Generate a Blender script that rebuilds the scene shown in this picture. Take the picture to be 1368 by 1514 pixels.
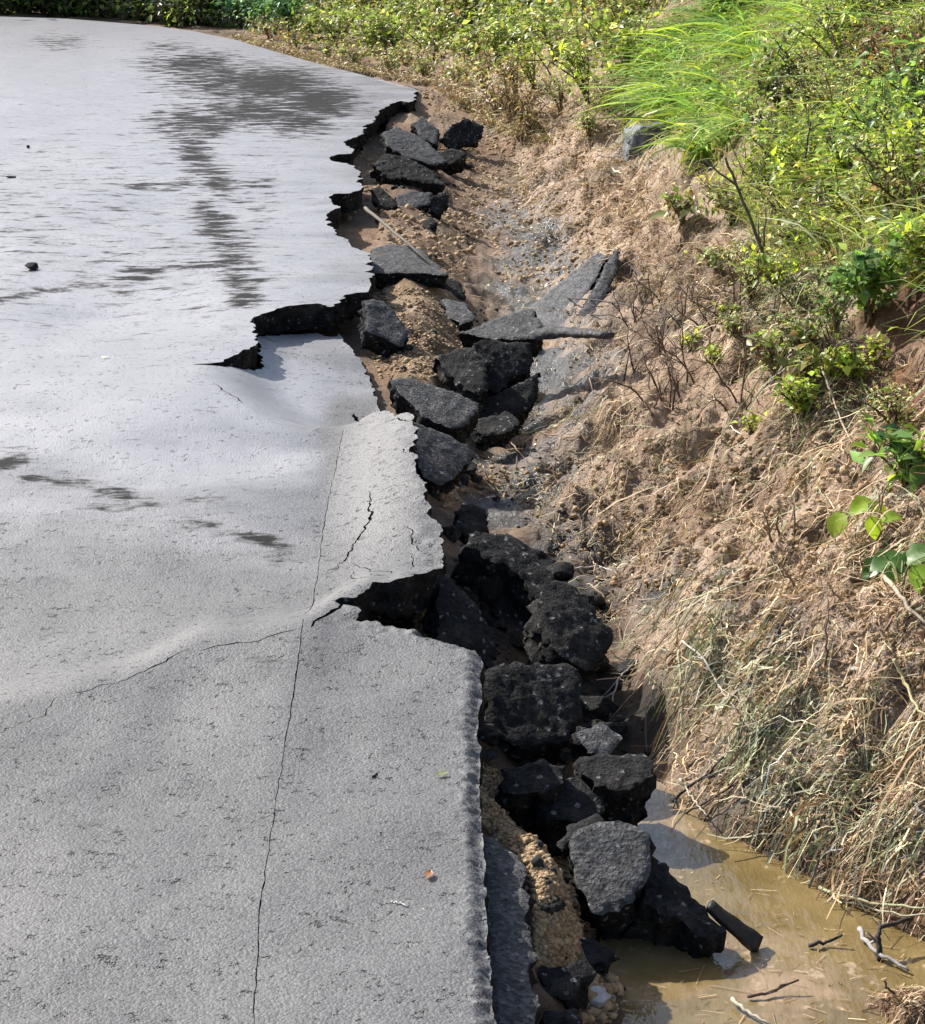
import bpy, math, random
import numpy as np
from mathutils import Vector
from mathutils.geometry import delaunay_2d_cdt

for o in list(bpy.data.objects):
    bpy.data.objects.remove(o)
SC = bpy.context.scene
COL = SC.collection
random.seed(7)
RNG = np.random.default_rng(7)

# ------------------------------------------------------------------ camera
PW, PH, FPX = 1368.0, 1514.0, 3200.0
EYE = 1.6
HORIZON = -233.0
PITCH = math.atan((PH / 2 - HORIZON) / FPX)
cam_data = bpy.data.cameras.new('camera')
cam_data.sensor_fit = 'VERTICAL'
cam_data.sensor_height = 24.0
cam_data.sensor_width = 24.0
cam_data.lens = 24.0 * FPX / PH
cam_data.clip_start = 0.05
cam_data.clip_end = 500
cam = bpy.data.objects.new('camera', cam_data)
COL.objects.link(cam)
cam.location = (0, 0, EYE)
cam.rotation_euler = (math.pi / 2 - PITCH, 0, 0)
SC.camera = cam

# ------------------------------------------------------------------ light
SUN_EL, SUN_AZ = math.radians(38), math.radians(-50)      # azimuth measured from +Y towards +X
to_sun = Vector((math.sin(SUN_AZ) * math.cos(SUN_EL), math.cos(SUN_AZ) * math.cos(SUN_EL), math.sin(SUN_EL)))
world = bpy.data.worlds.new('World')
SC.world = world
world.use_nodes = True
wn = world.node_tree.nodes
wl = world.node_tree.links
wn.clear()
sky = wn.new('ShaderNodeTexSky')
sky.sky_type = 'NISHITA'
sky.sun_disc = False
sky.sun_elevation = SUN_EL
sky.sun_rotation = SUN_AZ
sky.air_density = 1.0
sky.dust_density = 2.5
bg = wn.new('ShaderNodeBackground')
bg.inputs['Strength'].default_value = 0.12
wo = wn.new('ShaderNodeOutputWorld')
wl.new(sky.outputs[0], bg.inputs['Color'])
wl.new(bg.outputs[0], wo.inputs['Surface'])
sun_data = bpy.data.lights.new('sun', 'SUN')
sun_data.energy = 5.0
sun_data.angle = math.radians(0.5)
sun_data.color = (1.0, 0.955, 0.89)
sun = bpy.data.objects.new('sun', sun_data)
COL.objects.link(sun)
sun.rotation_euler = to_sun.to_track_quat('Z', 'Y').to_euler()
SC.view_settings.view_transform = 'Standard'
SC.view_settings.look = 'None'
SC.view_settings.exposure = 0.90
SC.view_settings.gamma = 1.0
SC.view_settings.use_curve_mapping = False
SC.render.engine = 'CYCLES'
SC.cycles.max_bounces = 6
SC.cycles.transparent_max_bounces = 6

# ------------------------------------------------------------------ numpy helpers
CP, SP = math.cos(PITCH), math.sin(PITCH)
EYEP = np.array([0.0, 0.0, EYE])


def ray(u, v):
    """world direction through a photo pixel, y-component normalised to 1"""
    u = np.asarray(u, float); v = np.asarray(v, float)
    a = (u - PW / 2) / FPX
    b = -(v - PH / 2) / FPX
    dy = CP + b * SP
    dz = -SP + b * CP
    return a / dy, np.ones_like(a), dz / dy


def P(u, v, z=0.0):
    dx, dy, dz = ray(u, v)
    t = (np.asarray(z, float) - EYE) / dz
    return np.stack([dx * t, dy * t, np.zeros_like(t) + z], -1)


def proj(p):
    p = np.asarray(p, float)
    y = p[..., 1]; z = p[..., 2] - EYE
    dep = y * CP - z * SP
    up = y * SP + z * CP
    dep = np.maximum(dep, 0.05)
    return PW / 2 + FPX * p[..., 0] / dep, PH / 2 - FPX * up / dep


def _h(ix, iy, iz, seed):
    n = (ix.astype(np.int64) * 374761393 + iy.astype(np.int64) * 668265263 + iz.astype(np.int64) * 2147483647 + seed * 1274126177) & 0xFFFFFFFF
    n = ((n ^ (n >> 13)) * 1274126177) & 0xFFFFFFFF
    n = ((n ^ (n >> 15)) * 2246822519) & 0xFFFFFFFF
    return ((n ^ (n >> 16)) & 0xFFFFFF) / float(0xFFFFFF)


def vnoise(p, seed=0):
    p = np.asarray(p, float)
    i = np.floor(p)
    f = p - i
    f = f * f * f * (f * (f * 6 - 15) + 10)
    i = i.astype(np.int64)
    r = 0
    for a in (0, 1):
        wx = f[:, 0] if a else 1 - f[:, 0]
        for b in (0, 1):
            wy = f[:, 1] if b else 1 - f[:, 1]
            for c in (0, 1):
                wz = f[:, 2] if c else 1 - f[:, 2]
                r = r + wx * wy * wz * _h(i[:, 0] + a, i[:, 1] + b, i[:, 2] + c, seed)
    return r * 2 - 1


def fbm(p, octaves=4, seed=0, gain=0.5):
    p = np.asarray(p, float)
    r = 0; a = 1.0; s = 1.0
    for k in range(octaves):
        r = r + a * vnoise(p * s + 17.3 * k, seed + k)
        a *= gain; s *= 2.03
    return r


def sstep(a, b, x):
    t = np.clip((x - a) / (b - a), 0, 1)
    return t * t * (3 - 2 * t)


def poly_dist(pts, line):
    """distance to an open polyline, sign (+ on the right of its direction), arc parameter"""
    pts = np.asarray(pts, float); line = np.asarray(line, float)
    best = np.full(len(pts), 1e9); sgn = np.zeros(len(pts)); arc = np.zeros(len(pts)); perp = np.zeros(len(pts))
    acc = 0.0
    for a, b in zip(line[:-1], line[1:]):
        d = b - a
        L = math.hypot(*d)
        t = np.clip(((pts - a) @ d) / (L * L), 0, 1)
        q = a + t[:, None] * d
        r = pts - q
        dist = np.hypot(r[:, 0], r[:, 1])
        w = pts - a
        cr = (d[1] * w[:, 0] - d[0] * w[:, 1]) / L
        m = (dist < best - 1e-7) | ((dist < best + 1e-7) & (np.abs(cr) > perp))
        best[m] = dist[m]
        s = np.where(cr >= 0, 1.0, -1.0)
        sgn[m] = s[m]
        perp[m] = np.abs(cr)[m]
        arc[m] = (acc + t * L)[m]
        acc += L
    return best, sgn, arc


def in_poly(pts, poly):
    pts = np.asarray(pts, float); poly = np.asarray(poly, float)
    x, y = pts[:, 0], pts[:, 1]
    r = np.zeros(len(pts), bool)
    j = len(poly) - 1
    for i in range(len(poly)):
        xi, yi = poly[i]; xj, yj = poly[j]
        if yi != yj:
            c = ((yi > y) != (yj > y)) & (x < (xj - xi) * (y - yi) / (yj - yi) + xi)
            r ^= c
        j = i
    return r


def smooth_line(pts, n=6):
    """Catmull-Rom through the points"""
    pts = np.asarray(pts, float)
    e = np.vstack([2 * pts[0] - pts[1], pts, 2 * pts[-1] - pts[-2]])
    out = []
    for i in range(1, len(e) - 2):
        p0, p1, p2, p3 = e[i - 1:i + 3]
        for t in np.linspace(0, 1, n, endpoint=False):
            out.append(0.5 * (2 * p1 + (p2 - p0) * t + (2 * p0 - 5 * p1 + 4 * p2 - p3) * t * t + (3 * p1 - p0 - 3 * p2 + p3) * t ** 3))
    out.append(pts[-1])
    return np.array(out)


def resample(line, step, closed=False):
    line = np.asarray(line, float)
    if closed:
        line = np.vstack([line, line[:1]])
    seg = np.hypot(*(np.diff(line[:, :2], axis=0).T))
    cum = np.concatenate([[0], np.cumsum(seg)])
    n = max(2, int(cum[-1] / step))
    s = np.linspace(0, cum[-1], n, endpoint=not closed)
    return np.stack([np.interp(s, cum, line[:, k]) for k in range(line.shape[1])], -1)


# ------------------------------------------------------------------ mesh helpers
def new_mesh(name, V, F, mats, mat_idx=None, smooth=True, attrs=None):
    """F: array (n,3) or (n,4), or list of faces"""
    me = bpy.data.meshes.new(name)
    V = np.asarray(V, np.float32)
    if isinstance(F, np.ndarray):
        n, k = F.shape
        me.vertices.add(len(V)); me.vertices.foreach_set('co', V.ravel())
        me.loops.add(n * k); me.loops.foreach_set('vertex_index', F.astype(np.int32).ravel())
        me.polygons.add(n)
        me.polygons.foreach_set('loop_start', np.arange(0, n * k, k, dtype=np.int32))
        try:
            me.polygons.foreach_set('loop_total', np.full(n, k, np.int32))
        except Exception:
            pass
    else:
        me.from_pydata(V.tolist(), [], F)
    if not isinstance(mats, (list, tuple)):
        mats = [mats]
    for m in mats:
        me.materials.append(m)
    me.update(calc_edges=True)
    me.validate()
    if mat_idx is not None and len(mat_idx) == len(me.polygons):
        me.polygons.foreach_set('material_index', np.asarray(mat_idx, np.int32))
    if smooth:
        me.polygons.foreach_set('use_smooth', np.ones(len(me.polygons), bool))
    for an, val in (attrs or {}).items():
        val = np.asarray(val, np.float32)
        if len(val) != len(me.vertices):
            continue
        if val.ndim == 1:
            a = me.attributes.new(an, 'FLOAT', 'POINT')
            a.data.foreach_set('value', val)
        else:
            a = me.attributes.new(an, 'FLOAT_COLOR', 'POINT')
            c = np.ones((len(val), 4), np.float32); c[:, :3] = val
            a.data.foreach_set('color', c.ravel())
    me.update()
    return me


def link(name, me, parent=None, loc=None):
    o = bpy.data.objects.new(name, me)
    COL.objects.link(o)
    if parent is not None:
        o.parent = parent
    if loc is not None:
        o.location = loc
    return o


def tag(o, label=None, cat=None, group=None, kind=None):
    if label: o['label'] = label
    if cat: o['category'] = cat
    if group: o['group'] = group
    if kind: o['kind'] = kind
    return o


def empty(name, loc):
    o = bpy.data.objects.new(name, None)
    o.empty_display_size = 0.05
    COL.objects.link(o)
    o.location = loc
    return o


# ------------------------------------------------------------------ materials
class NT:
    def __init__(self, name):
        self.m = bpy.data.materials.new(name)
        self.m.use_nodes = True
        self.t = self.m.node_tree
        self.t.nodes.clear()
        self.out = self.t.nodes.new('ShaderNodeOutputMaterial')

    def n(self, kind, **kw):
        nd = self.t.nodes.new(kind)
        for k, v in kw.items():
            if k in nd.inputs:
                self.set(nd.inputs[k], v)
            else:
                setattr(nd, k, v)
        return nd

    def set(self, sock, v):
        if isinstance(v, bpy.types.NodeSocket):
            self.t.links.new(v, sock)
        else:
            if isinstance(v, tuple) and len(v) == 3 and sock.type == 'RGBA':
                v = (*v, 1)
            sock.default_value = v

    def math(self, op, a, b=0.0, clamp=False):
        nd = self.t.nodes.new('ShaderNodeMath')
        nd.operation = op; nd.use_clamp = clamp
        self.set(nd.inputs[0], a); self.set(nd.inputs[1], b)
        return nd.outputs[0]

    def mix(self, f, a, b, blend='MIX'):
        nd = self.t.nodes.new('ShaderNodeMix')
        nd.data_type = 'RGBA'; nd.blend_type = blend
        self.set(nd.inputs[0], f); self.set(nd.inputs[6], a); self.set(nd.inputs[7], b)
        return nd.outputs[2]

    def noise(self, scale, detail=3, rough=0.55, vec=None):
        nd = self.t.nodes.new('ShaderNodeTexNoise')
        nd.inputs['Scale'].default_value = scale
        nd.inputs['Detail'].default_value = detail
        nd.inputs['Roughness'].default_value = rough
        self.t.links.new(vec if vec is not None else self.co(), nd.inputs['Vector'])
        return nd.outputs[0]

    def co(self):
        if not hasattr(self, '_co'):
            self._co = self.t.nodes.new('ShaderNodeTexCoord').outputs['Object']
        return self._co

    def ramp(self, f, lo, hi, a=0.0, b=1.0):
        nd = self.t.nodes.new('ShaderNodeMapRange')
        nd.interpolation_type = 'SMOOTHSTEP'
        self.set(nd.inputs[0], f); self.set(nd.inputs[1], lo); self.set(nd.inputs[2], hi)
        self.set(nd.inputs[3], a); self.set(nd.inputs[4], b)
        return nd.outputs[0]

    def attr(self, name):
        nd = self.t.nodes.new('ShaderNodeAttribute')
        nd.attribute_name = name
        return nd

    def bump(self, h, strength=0.5, dist=0.01, prev=None):
        nd = self.t.nodes.new('ShaderNodeBump')
        nd.inputs['Strength'].default_value = strength
        nd.inputs['Distance'].default_value = dist
        self.t.links.new(h, nd.inputs['Height'])
        if prev is not None:
            self.t.links.new(prev, nd.inputs['Normal'])
        return nd.outputs[0]

    def principled(self, **kw):
        nd = self.t.nodes.new('ShaderNodeBsdfPrincipled')
        for k, v in kw.items():
            self.set(nd.inputs[k], v)
        self.t.links.new(nd.outputs[0], self.out.inputs['Surface'])
        return nd


def mat_road():
    t = NT('asphalt_road')
    wet_a = t.attr('wet').outputs['Fac']
    big = t.noise(1.3, 4)
    mid = t.noise(11, 4, 0.6)
    grain = t.noise(170, 3, 0.65)
    grit = t.noise(420, 2, 0.6)
    pits = t.noise(52, 3, 0.75)
    mp = t.n('ShaderNodeMapping')
    t.t.links.new(t.co(), mp.inputs[0])
    mp.inputs['Scale'].default_value = (0.7, 1.5, 1.0)
    streak = t.noise(8.5, 9, 0.72, mp.outputs[0])
    # wet patches: python mask times a broken-up noise
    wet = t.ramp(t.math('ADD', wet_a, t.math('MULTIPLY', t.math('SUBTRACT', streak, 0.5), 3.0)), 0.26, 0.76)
    base = t.mix(t.ramp(big, 0.3, 0.7), (0.062, 0.062, 0.0632), (0.088, 0.088, 0.0897))
    base = t.mix(t.ramp(mid, 0.35, 0.75), base, (0.081, 0.081, 0.0825))
    stone = t.n('ShaderNodeTexVoronoi', Scale=210.0)
    t.t.links.new(t.co(), stone.inputs['Vector'])
    sep = t.t.nodes.new('ShaderNodeSeparateColor')
    t.t.links.new(stone.outputs['Color'], sep.inputs[0])
    base = t.mix(t.ramp(sep.outputs[0], 0.0, 1.0, 0.0, 1.0), t.mix(1.0, base, (0.74, 0.74, 0.74), 'MULTIPLY'), t.mix(1.0, base, (1.26, 1.26, 1.26), 'MULTIPLY'))
    base = t.mix(t.ramp(grain, 0.58, 0.75), base, (0.17, 0.17, 0.172))
    base = t.mix(t.ramp(grain, 0.42, 0.26), base, (0.05, 0.05, 0.05))
    hollow = t.ramp(t.math('ADD', pits, t.math('MULTIPLY', t.math('SUBTRACT', mid, 0.5), 0.25)), 0.395, 0.27)
    base = t.mix(hollow, base, (0.02, 0.02, 0.02))
    glare_tint = t.ramp(t.math('ADD', t.attr('damp_glare').outputs['Fac'], t.math('MULTIPLY', t.math('SUBTRACT', t.noise(2.2, 5, 0.6, mp.outputs[0]), 0.5), 1.1)), 0.25, 1.0)
    base = t.mix(t.math('MULTIPLY', glare_tint, 0.85), base, (0.275, 0.272, 0.284))  # sky glare on the far road painted in as a paler base colour
    fine = t.noise(125, 2, 0.6)
    base = t.mix(t.ramp(fine, 0.33, 0.24), base, (0.03, 0.03, 0.03))
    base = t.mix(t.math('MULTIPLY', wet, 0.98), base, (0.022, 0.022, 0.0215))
    damp_glare = t.attr('damp_glare').outputs['Fac']
    dry_rough = t.ramp(t.math('ADD', damp_glare, t.math('MULTIPLY', t.math('SUBTRACT', big, 0.5), 0.6)), 0.1, 0.9, 0.66, 0.34)
    rough = t.n('ShaderNodeMix')
    t.set(rough.inputs[0], wet); t.set(rough.inputs[2], dry_rough); rough.inputs[3].default_value = 0.72
    rough = rough.outputs[0]
    vor = t.n('ShaderNodeTexVoronoi', Scale=210.0)
    t.t.links.new(t.co(), vor.inputs['Vector'])
    keep = t.math('SUBTRACT', 1.0, t.math('MULTIPLY', wet, 0.4))
    h = t.math('ADD', t.math('MULTIPLY', hollow, -0.010), t.math('MULTIPLY', grain, 0.0018))
    h = t.math('ADD', h, t.math('MULTIPLY', vor.outputs['Distance'], -0.0009))
    h = t.math('ADD', h, t.math('MULTIPLY', mid, 0.004))
    nd = t.t.nodes.new('ShaderNodeBump')
    t.t.links.new(h, nd.inputs['Height']); t.t.links.new(keep, nd.inputs['Strength'])
    nd.inputs['Distance'].default_value = 0.9
    b = nd.outputs[0]
    t.principled(**{'Base Color': base, 'Roughness': rough, 'Normal': b, 'Specular IOR Level': t.ramp(wet, 0, 1, 0.6, 0.04)})
    return t.m


def mat_broken(name, top, dark, speck=(0.14, 0.14, 0.14), rough=0.75):
    t = NT(name)
    mid = t.noise(14, 5, 0.65)
    grain = t.noise(120, 3, 0.7)
    grit = t.noise(330, 2, 0.6)
    vor = t.n('ShaderNodeTexVoronoi', Scale=130.0)
    t.t.links.new(t.co(), vor.inputs['Vector'])
    base = t.mix(t.ramp(mid, 0.33, 0.68), dark, top)
    sp = t.t.nodes.new('ShaderNodeSeparateColor')
    t.t.links.new(vor.outputs['Color'], sp.inputs[0])
    base = t.mix(t.ramp(sp.outputs[0], 0.0, 1.0), t.mix(1.0, base, (0.6, 0.6, 0.6), 'MULTIPLY'), t.mix(1.0, base, (1.5, 1.5, 1.5), 'MULTIPLY'))
    base = t.mix(t.ramp(sp.outputs[1], 0.955, 0.99), base, speck)
    base = t.mix(t.ramp(grain, 0.42, 0.28), base, (0.008, 0.008, 0.008))
    dust = t.noise(6.5, 6, 0.68)
    base = t.mix(t.ramp(dust, 0.54, 0.74, 0.0, 0.6), base, (0.085, 0.066, 0.047))
    b = t.bump(mid, 0.4, 0.012)
    b = t.bump(vor.outputs['Distance'], 0.6, 0.003, b)
    b = t.bump(grain, 0.7, 0.005, b)
    b = t.bump(grit, 0.6, 0.003, b)
    t.principled(**{'Base Color': base, 'Roughness': rough, 'Normal': b, 'Specular IOR Level': 0.15})
    return t.m


def mat_ground():
    t = NT('muddy_soil')
    col = t.attr('col').outputs['Color']
    wet = t.attr('wet').outputs['Fac']
    n1 = t.noise(9, 5, 0.65); n2 = t.noise(55, 5, 0.7); n3 = t.noise(260, 3, 0.65)
    c = t.mix(t.ramp(n1, 0.3, 0.7), t.mix(1.0, col, (0.72, 0.68, 0.64), 'MULTIPLY'), col)
    c = t.mix(t.ramp(n2, 0.42, 0.24), c, t.mix(1.0, c, (0.42, 0.36, 0.32), 'MULTIPLY'))
    c = t.mix(t.ramp(n2, 0.6, 0.78), c, t.mix(1.0, c, (1.35, 1.3, 1.25), 'MULTIPLY'))
    b = t.bump(n1, 0.6, 0.04)
    b = t.bump(n2, 1.0, 0.022, b)
    b = t.bump(n3, 0.6, 0.004, b)
    t.principled(**{'Base Color': c, 'Roughness': t.ramp(wet, 0, 1, 0.9, 0.20), 'Normal': b, 'Specular IOR Level': 0.4})
    return t.m


def mat_water():
    t = NT('muddy_water')
    n1 = t.noise(5, 4, 0.6); n2 = t.noise(26, 3, 0.6)
    mp = t.n('ShaderNodeMapping')
    t.t.links.new(t.co(), mp.inputs[0])
    mp.inputs['Scale'].default_value = (1.0, 0.35, 1.0)
    n3 = t.noise(30, 3, 0.6, mp.outputs[0])
    n0 = t.noise(2.6, 5, 0.65)
    c = t.mix(t.ramp(n1, 0.3, 0.7), (0.12, 0.085, 0.032), (0.20, 0.145, 0.062))
    c = t.mix(t.ramp(n0, 0.5, 0.66), c, (0.27, 0.19, 0.11))
    c = t.mix(t.ramp(n2, 0.60, 0.72), c, (0.34, 0.25, 0.16))
    b = t.bump(n3, 0.35, 0.012)
    b = t.bump(n2, 0.2, 0.006, b)
    t.principled(**{'Base Color': c, 'Roughness': t.ramp(n0, 0.4, 0.65, 0.06, 0.22), 'Normal': b, 'Specular IOR Level': 0.5})
    return t.m


def mat_leaf(name, trans=0.45, rough=0.5):
    t = NT(name)
    col = t.attr('col').outputs['Color']
    pr = t.principled(**{'Base Color': col, 'Roughness': rough, 'Specular IOR Level': 0.4})
    tr = t.t.nodes.new('ShaderNodeBsdfTranslucent')
    t.t.links.new(t.mix(1.0, col, (1.18, 1.22, 0.85), 'MULTIPLY'), tr.inputs[0])
    mx = t.t.nodes.new('ShaderNodeMixShader')
    mx.inputs[0].default_value = trans
    t.t.links.new(pr.outputs[0], mx.inputs[1]); t.t.links.new(tr.outputs[0], mx.inputs[2])
    t.t.links.new(mx.outputs[0], t.out.inputs['Surface'])
    return t.m


def mat_attr(name, rough=0.8):
    t = NT(name)
    col = t.attr('col').outputs['Color']
    n = t.noise(90, 3, 0.6)
    c = t.mix(t.ramp(n, 0.35, 0.65), t.mix(1.0, col, (0.65, 0.65, 0.65), 'MULTIPLY'), col)
    t.principled(**{'Base Color': c, 'Roughness': rough, 'Normal': t.bump(n, 0.4, 0.003)})
    return t.m


def mat_plain(name, a, b, scale=40, rough=0.8, bump=0.5, dist=0.006):
    t = NT(name)
    n = t.noise(scale, 5, 0.62); n2 = t.noise(scale * 6, 3, 0.6)
    c = t.mix(t.ramp(n, 0.32, 0.68), a, b)
    nb = t.bump(n, bump, dist)
    nb = t.bump(n2, bump, dist * 0.3, nb)
    t.principled(**{'Base Color': c, 'Roughness': rough, 'Normal': nb})
    return t.m


M_ROAD = mat_road()
M_FACE = mat_broken('asphalt_broken_face', (0.020, 0.020, 0.020), (0.010, 0.010, 0.010), (0.12, 0.12, 0.118), 0.9)
M_SLAB = mat_broken('asphalt_slab_top', (0.074, 0.074, 0.075), (0.052, 0.052, 0.053), (0.18, 0.18, 0.18), 0.75)
M_SLABD = mat_broken('asphalt_slab_dark', (0.021, 0.021, 0.021), (0.011, 0.011, 0.011), (0.15, 0.15, 0.145), 0.85)
M_SLABL = mat_broken('asphalt_slab_pale', (0.125, 0.125, 0.127), (0.10, 0.10, 0.102), (0.17, 0.17, 0.17), 0.65)
M_GROUND = mat_ground()
M_WATER = mat_water()
M_LEAF = mat_leaf('leaf', 0.5, 0.4)
M_GRASS = mat_leaf('grass_blade', 0.40, 0.45)
M_STRAW = mat_leaf('straw', 0.15, 0.6)
M_BARK = mat_attr('bark', 0.8)
M_CLOD = mat_attr('clod', 0.95)
M_STONE = mat_plain('stone_pale', (0.30, 0.29, 0.28), (0.42, 0.41, 0.40), 30)
M_STONEB = mat_plain('stone_brown', (0.20, 0.12, 0.06), (0.32, 0.20, 0.10), 30)
M_SHALE = mat_plain('shale', (0.05, 0.055, 0.062), (0.15, 0.16, 0.17), 26, 0.55, 0.9, 0.02)
M_WOODD = mat_plain('wet_black_wood', (0.010, 0.009, 0.008), (0.022, 0.019, 0.016), 60, 0.6)

# ------------------------------------------------------------------ road surface
def W(lst, z=0.0):
    a = np.array(lst, float)
    return P(a[:, 0], a[:, 1], a[:, 2] if a.shape[1] > 2 else z)[:, :2]


THICK = 0.095
FOLD = W([(-260, 1105), (-120, 1085), (0, 1058), (100, 1033), (190, 1010), (290, 965), (380, 953), (452, 938), (505, 905), (540, 890)], 0.02)
FOLDS = smooth_line(FOLD, 6)
JOINT_PX = [(330, 1800), (352, 1640), (372, 1514), (385, 1350), (410, 1180), (432, 1060), (452, 942), (462, 890), (470, 840), (478, 780), (490, 720), (499, 680), (510, 626)]
JOINT = W(JOINT_PX)
FAREDGE = W([(610, 130), (560, 117), (500, 100), (450, 86), (350, 60), (290, 47), (230, 38), (160, 32), (100, 28), (0, 25)])
EDGE0 = np.vstack([W([(790, 2000), (752, 1640), (735, 1514), (716, 1300), (708, 1150), (705, 990), (680, 800), (655, 640), (630, 480), (600, 330), (595, 230), (600, 160)]), FAREDGE,
                   [(-7.0, 20.4), (-12.0, 20.1), (-20.0, 18.0)]])
FOOT = np.vstack([W([(1900, 1700), (1600, 1530), (1440, 1440), (1290, 1352), (1150, 1285), (1040, 1235), (975, 1160), (955, 1060), (925, 960), (890, 880), (800, 800), (735, 725), (765, 640),
                     (815, 560), (800, 470), (790, 400), (770, 320), (745, 240), (715, 185), (690, 150), (640, 128), (560, 102), (450, 72), (350, 49), (240, 29), (120, 20), (0, 17)], -0.28),
                  [(-8.0, 21.6), (-13.0, 21.2), (-21.0, 19.0)]])

RIM_PX = [(545, 437), (528, 438), (511, 440), (500, 452), (489, 459), (470, 455), (450, 456), (425, 459), (405, 464), (385, 468), (370, 478), (378, 497), (382, 512), (362, 522), (347, 529), (328, 540), (286, 546)]
RIM = W(RIM_PX)
FOLD2 = W([(240, 540), (286, 546), (315, 577), (344, 597), (392, 624), (450, 634), (512, 628), (560, 640)])   # where the sunken slab bends down
FLOOR = np.vstack([W([(286, 546), (315, 577), (344, 597), (392, 624), (450, 634), (512, 628), (545, 622)]), W([(580, 590), (580, 520), (560, 470), (555, 440)]), RIM[:1] + (0.05, 0.1), RIM])


def ZROAD(xy):
    xy = np.asarray(xy, float)
    x, y = xy[:, 0], xy[:, 1]
    p3 = np.stack([x, y, 0 * x], -1)
    z = 0.012 * fbm(p3 * 0.9, 3, 11) + 0.004 * fbm(p3 * 5, 2, 12)
    # folded crest along the long crack
    sd = (y - np.interp(x, FOLDS[:, 0], FOLDS[:, 1])) * 0.85
    d = np.abs(sd); s = -sd; a = x - FOLDS[0, 0]
    amp = 0.038 + 0.026 * sstep(0.5, 1.3, a)
    far = s < 0                                                       # left of direction = beyond
    z = z + np.where(far, amp * (1 - sstep(0.0, 0.24, d)), amp * np.exp(-(d / 0.34) ** 1.3))
    z = z - np.where(far, 0.012 * sstep(0.1, 0.3, d) * np.exp(-((d - 0.45) / 0.4) ** 2), 0)
    z = z - 0.014 * np.exp(-((xy[:, 0] + 0.5) / 0.35) ** 2 - ((y - 3.45) / 0.22) ** 2)
    # slab right of the joint tips up towards its broken edge
    jx = np.interp(y, JOINT[:, 1], JOINT[:, 0])
    lat = sstep(-0.02, 0.24, x - jx)
    along = sstep(6.28, 6.02, y) * sstep(4.45, 5.2, y)
    z = z + (0.085 * lat) * along
    # gentle dishes out on the road
    for (u, v, r, h) in ((150, 455, 0.42, -0.045), (120, 800, 0.5, -0.012), (180, 1090, 0.22, -0.016), (330, 760, 0.3, 0.012), (60, 640, 0.6, 0.016), (430, 400, 0.5, 0.01), (250, 620, 0.28, 0.022), (330, 690, 0.22, -0.012), (200, 1180, 0.30, 0.014)):
        c = P(u, v)
        z = z + h * np.exp(-((x - c[0]) / r) ** 2 - ((y - c[1]) / (r * 1.3)) ** 2)
    # sunken piece inside the torn rim
    inside = in_poly(xy, FLOOR)
    d2, _, _ = poly_dist(xy, FOLD2)
    xl, xr = P(300, 545)[0], P(430, 500)[0]
    dep = 0.105 * (0.38 + 0.62 * sstep(xl, xr, x)) * sstep(-0.03, 0.30, d2) * np.clip(0.7 + .6 * d2, 0, 1.0)
    z = np.where(inside, z - dep, z)
    return z


def hit_road(u, v, z0=0.0):
    z = z0
    for _ in range(12):
        q = P(u, v, z)
        z = 0.5 * z + 0.5 * float(ZROAD(q[None, :2])[0])
    return P(u, v, z)


def outline_jitter(line, amp, seed, freq=18.0):
    line = np.asarray(line, float)
    t = np.gradient(line, axis=0)
    t /= np.maximum(np.hypot(t[:, 0], t[:, 1])[:, None], 1e-9)
    n = np.stack([-t[:, 1], t[:, 0]], -1)
    p3 = np.column_stack([line, np.zeros(len(line))])
    j = fbm(p3 * freq, 5, seed, 0.62)
    return line + n * (amp * j)[:, None]


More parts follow.
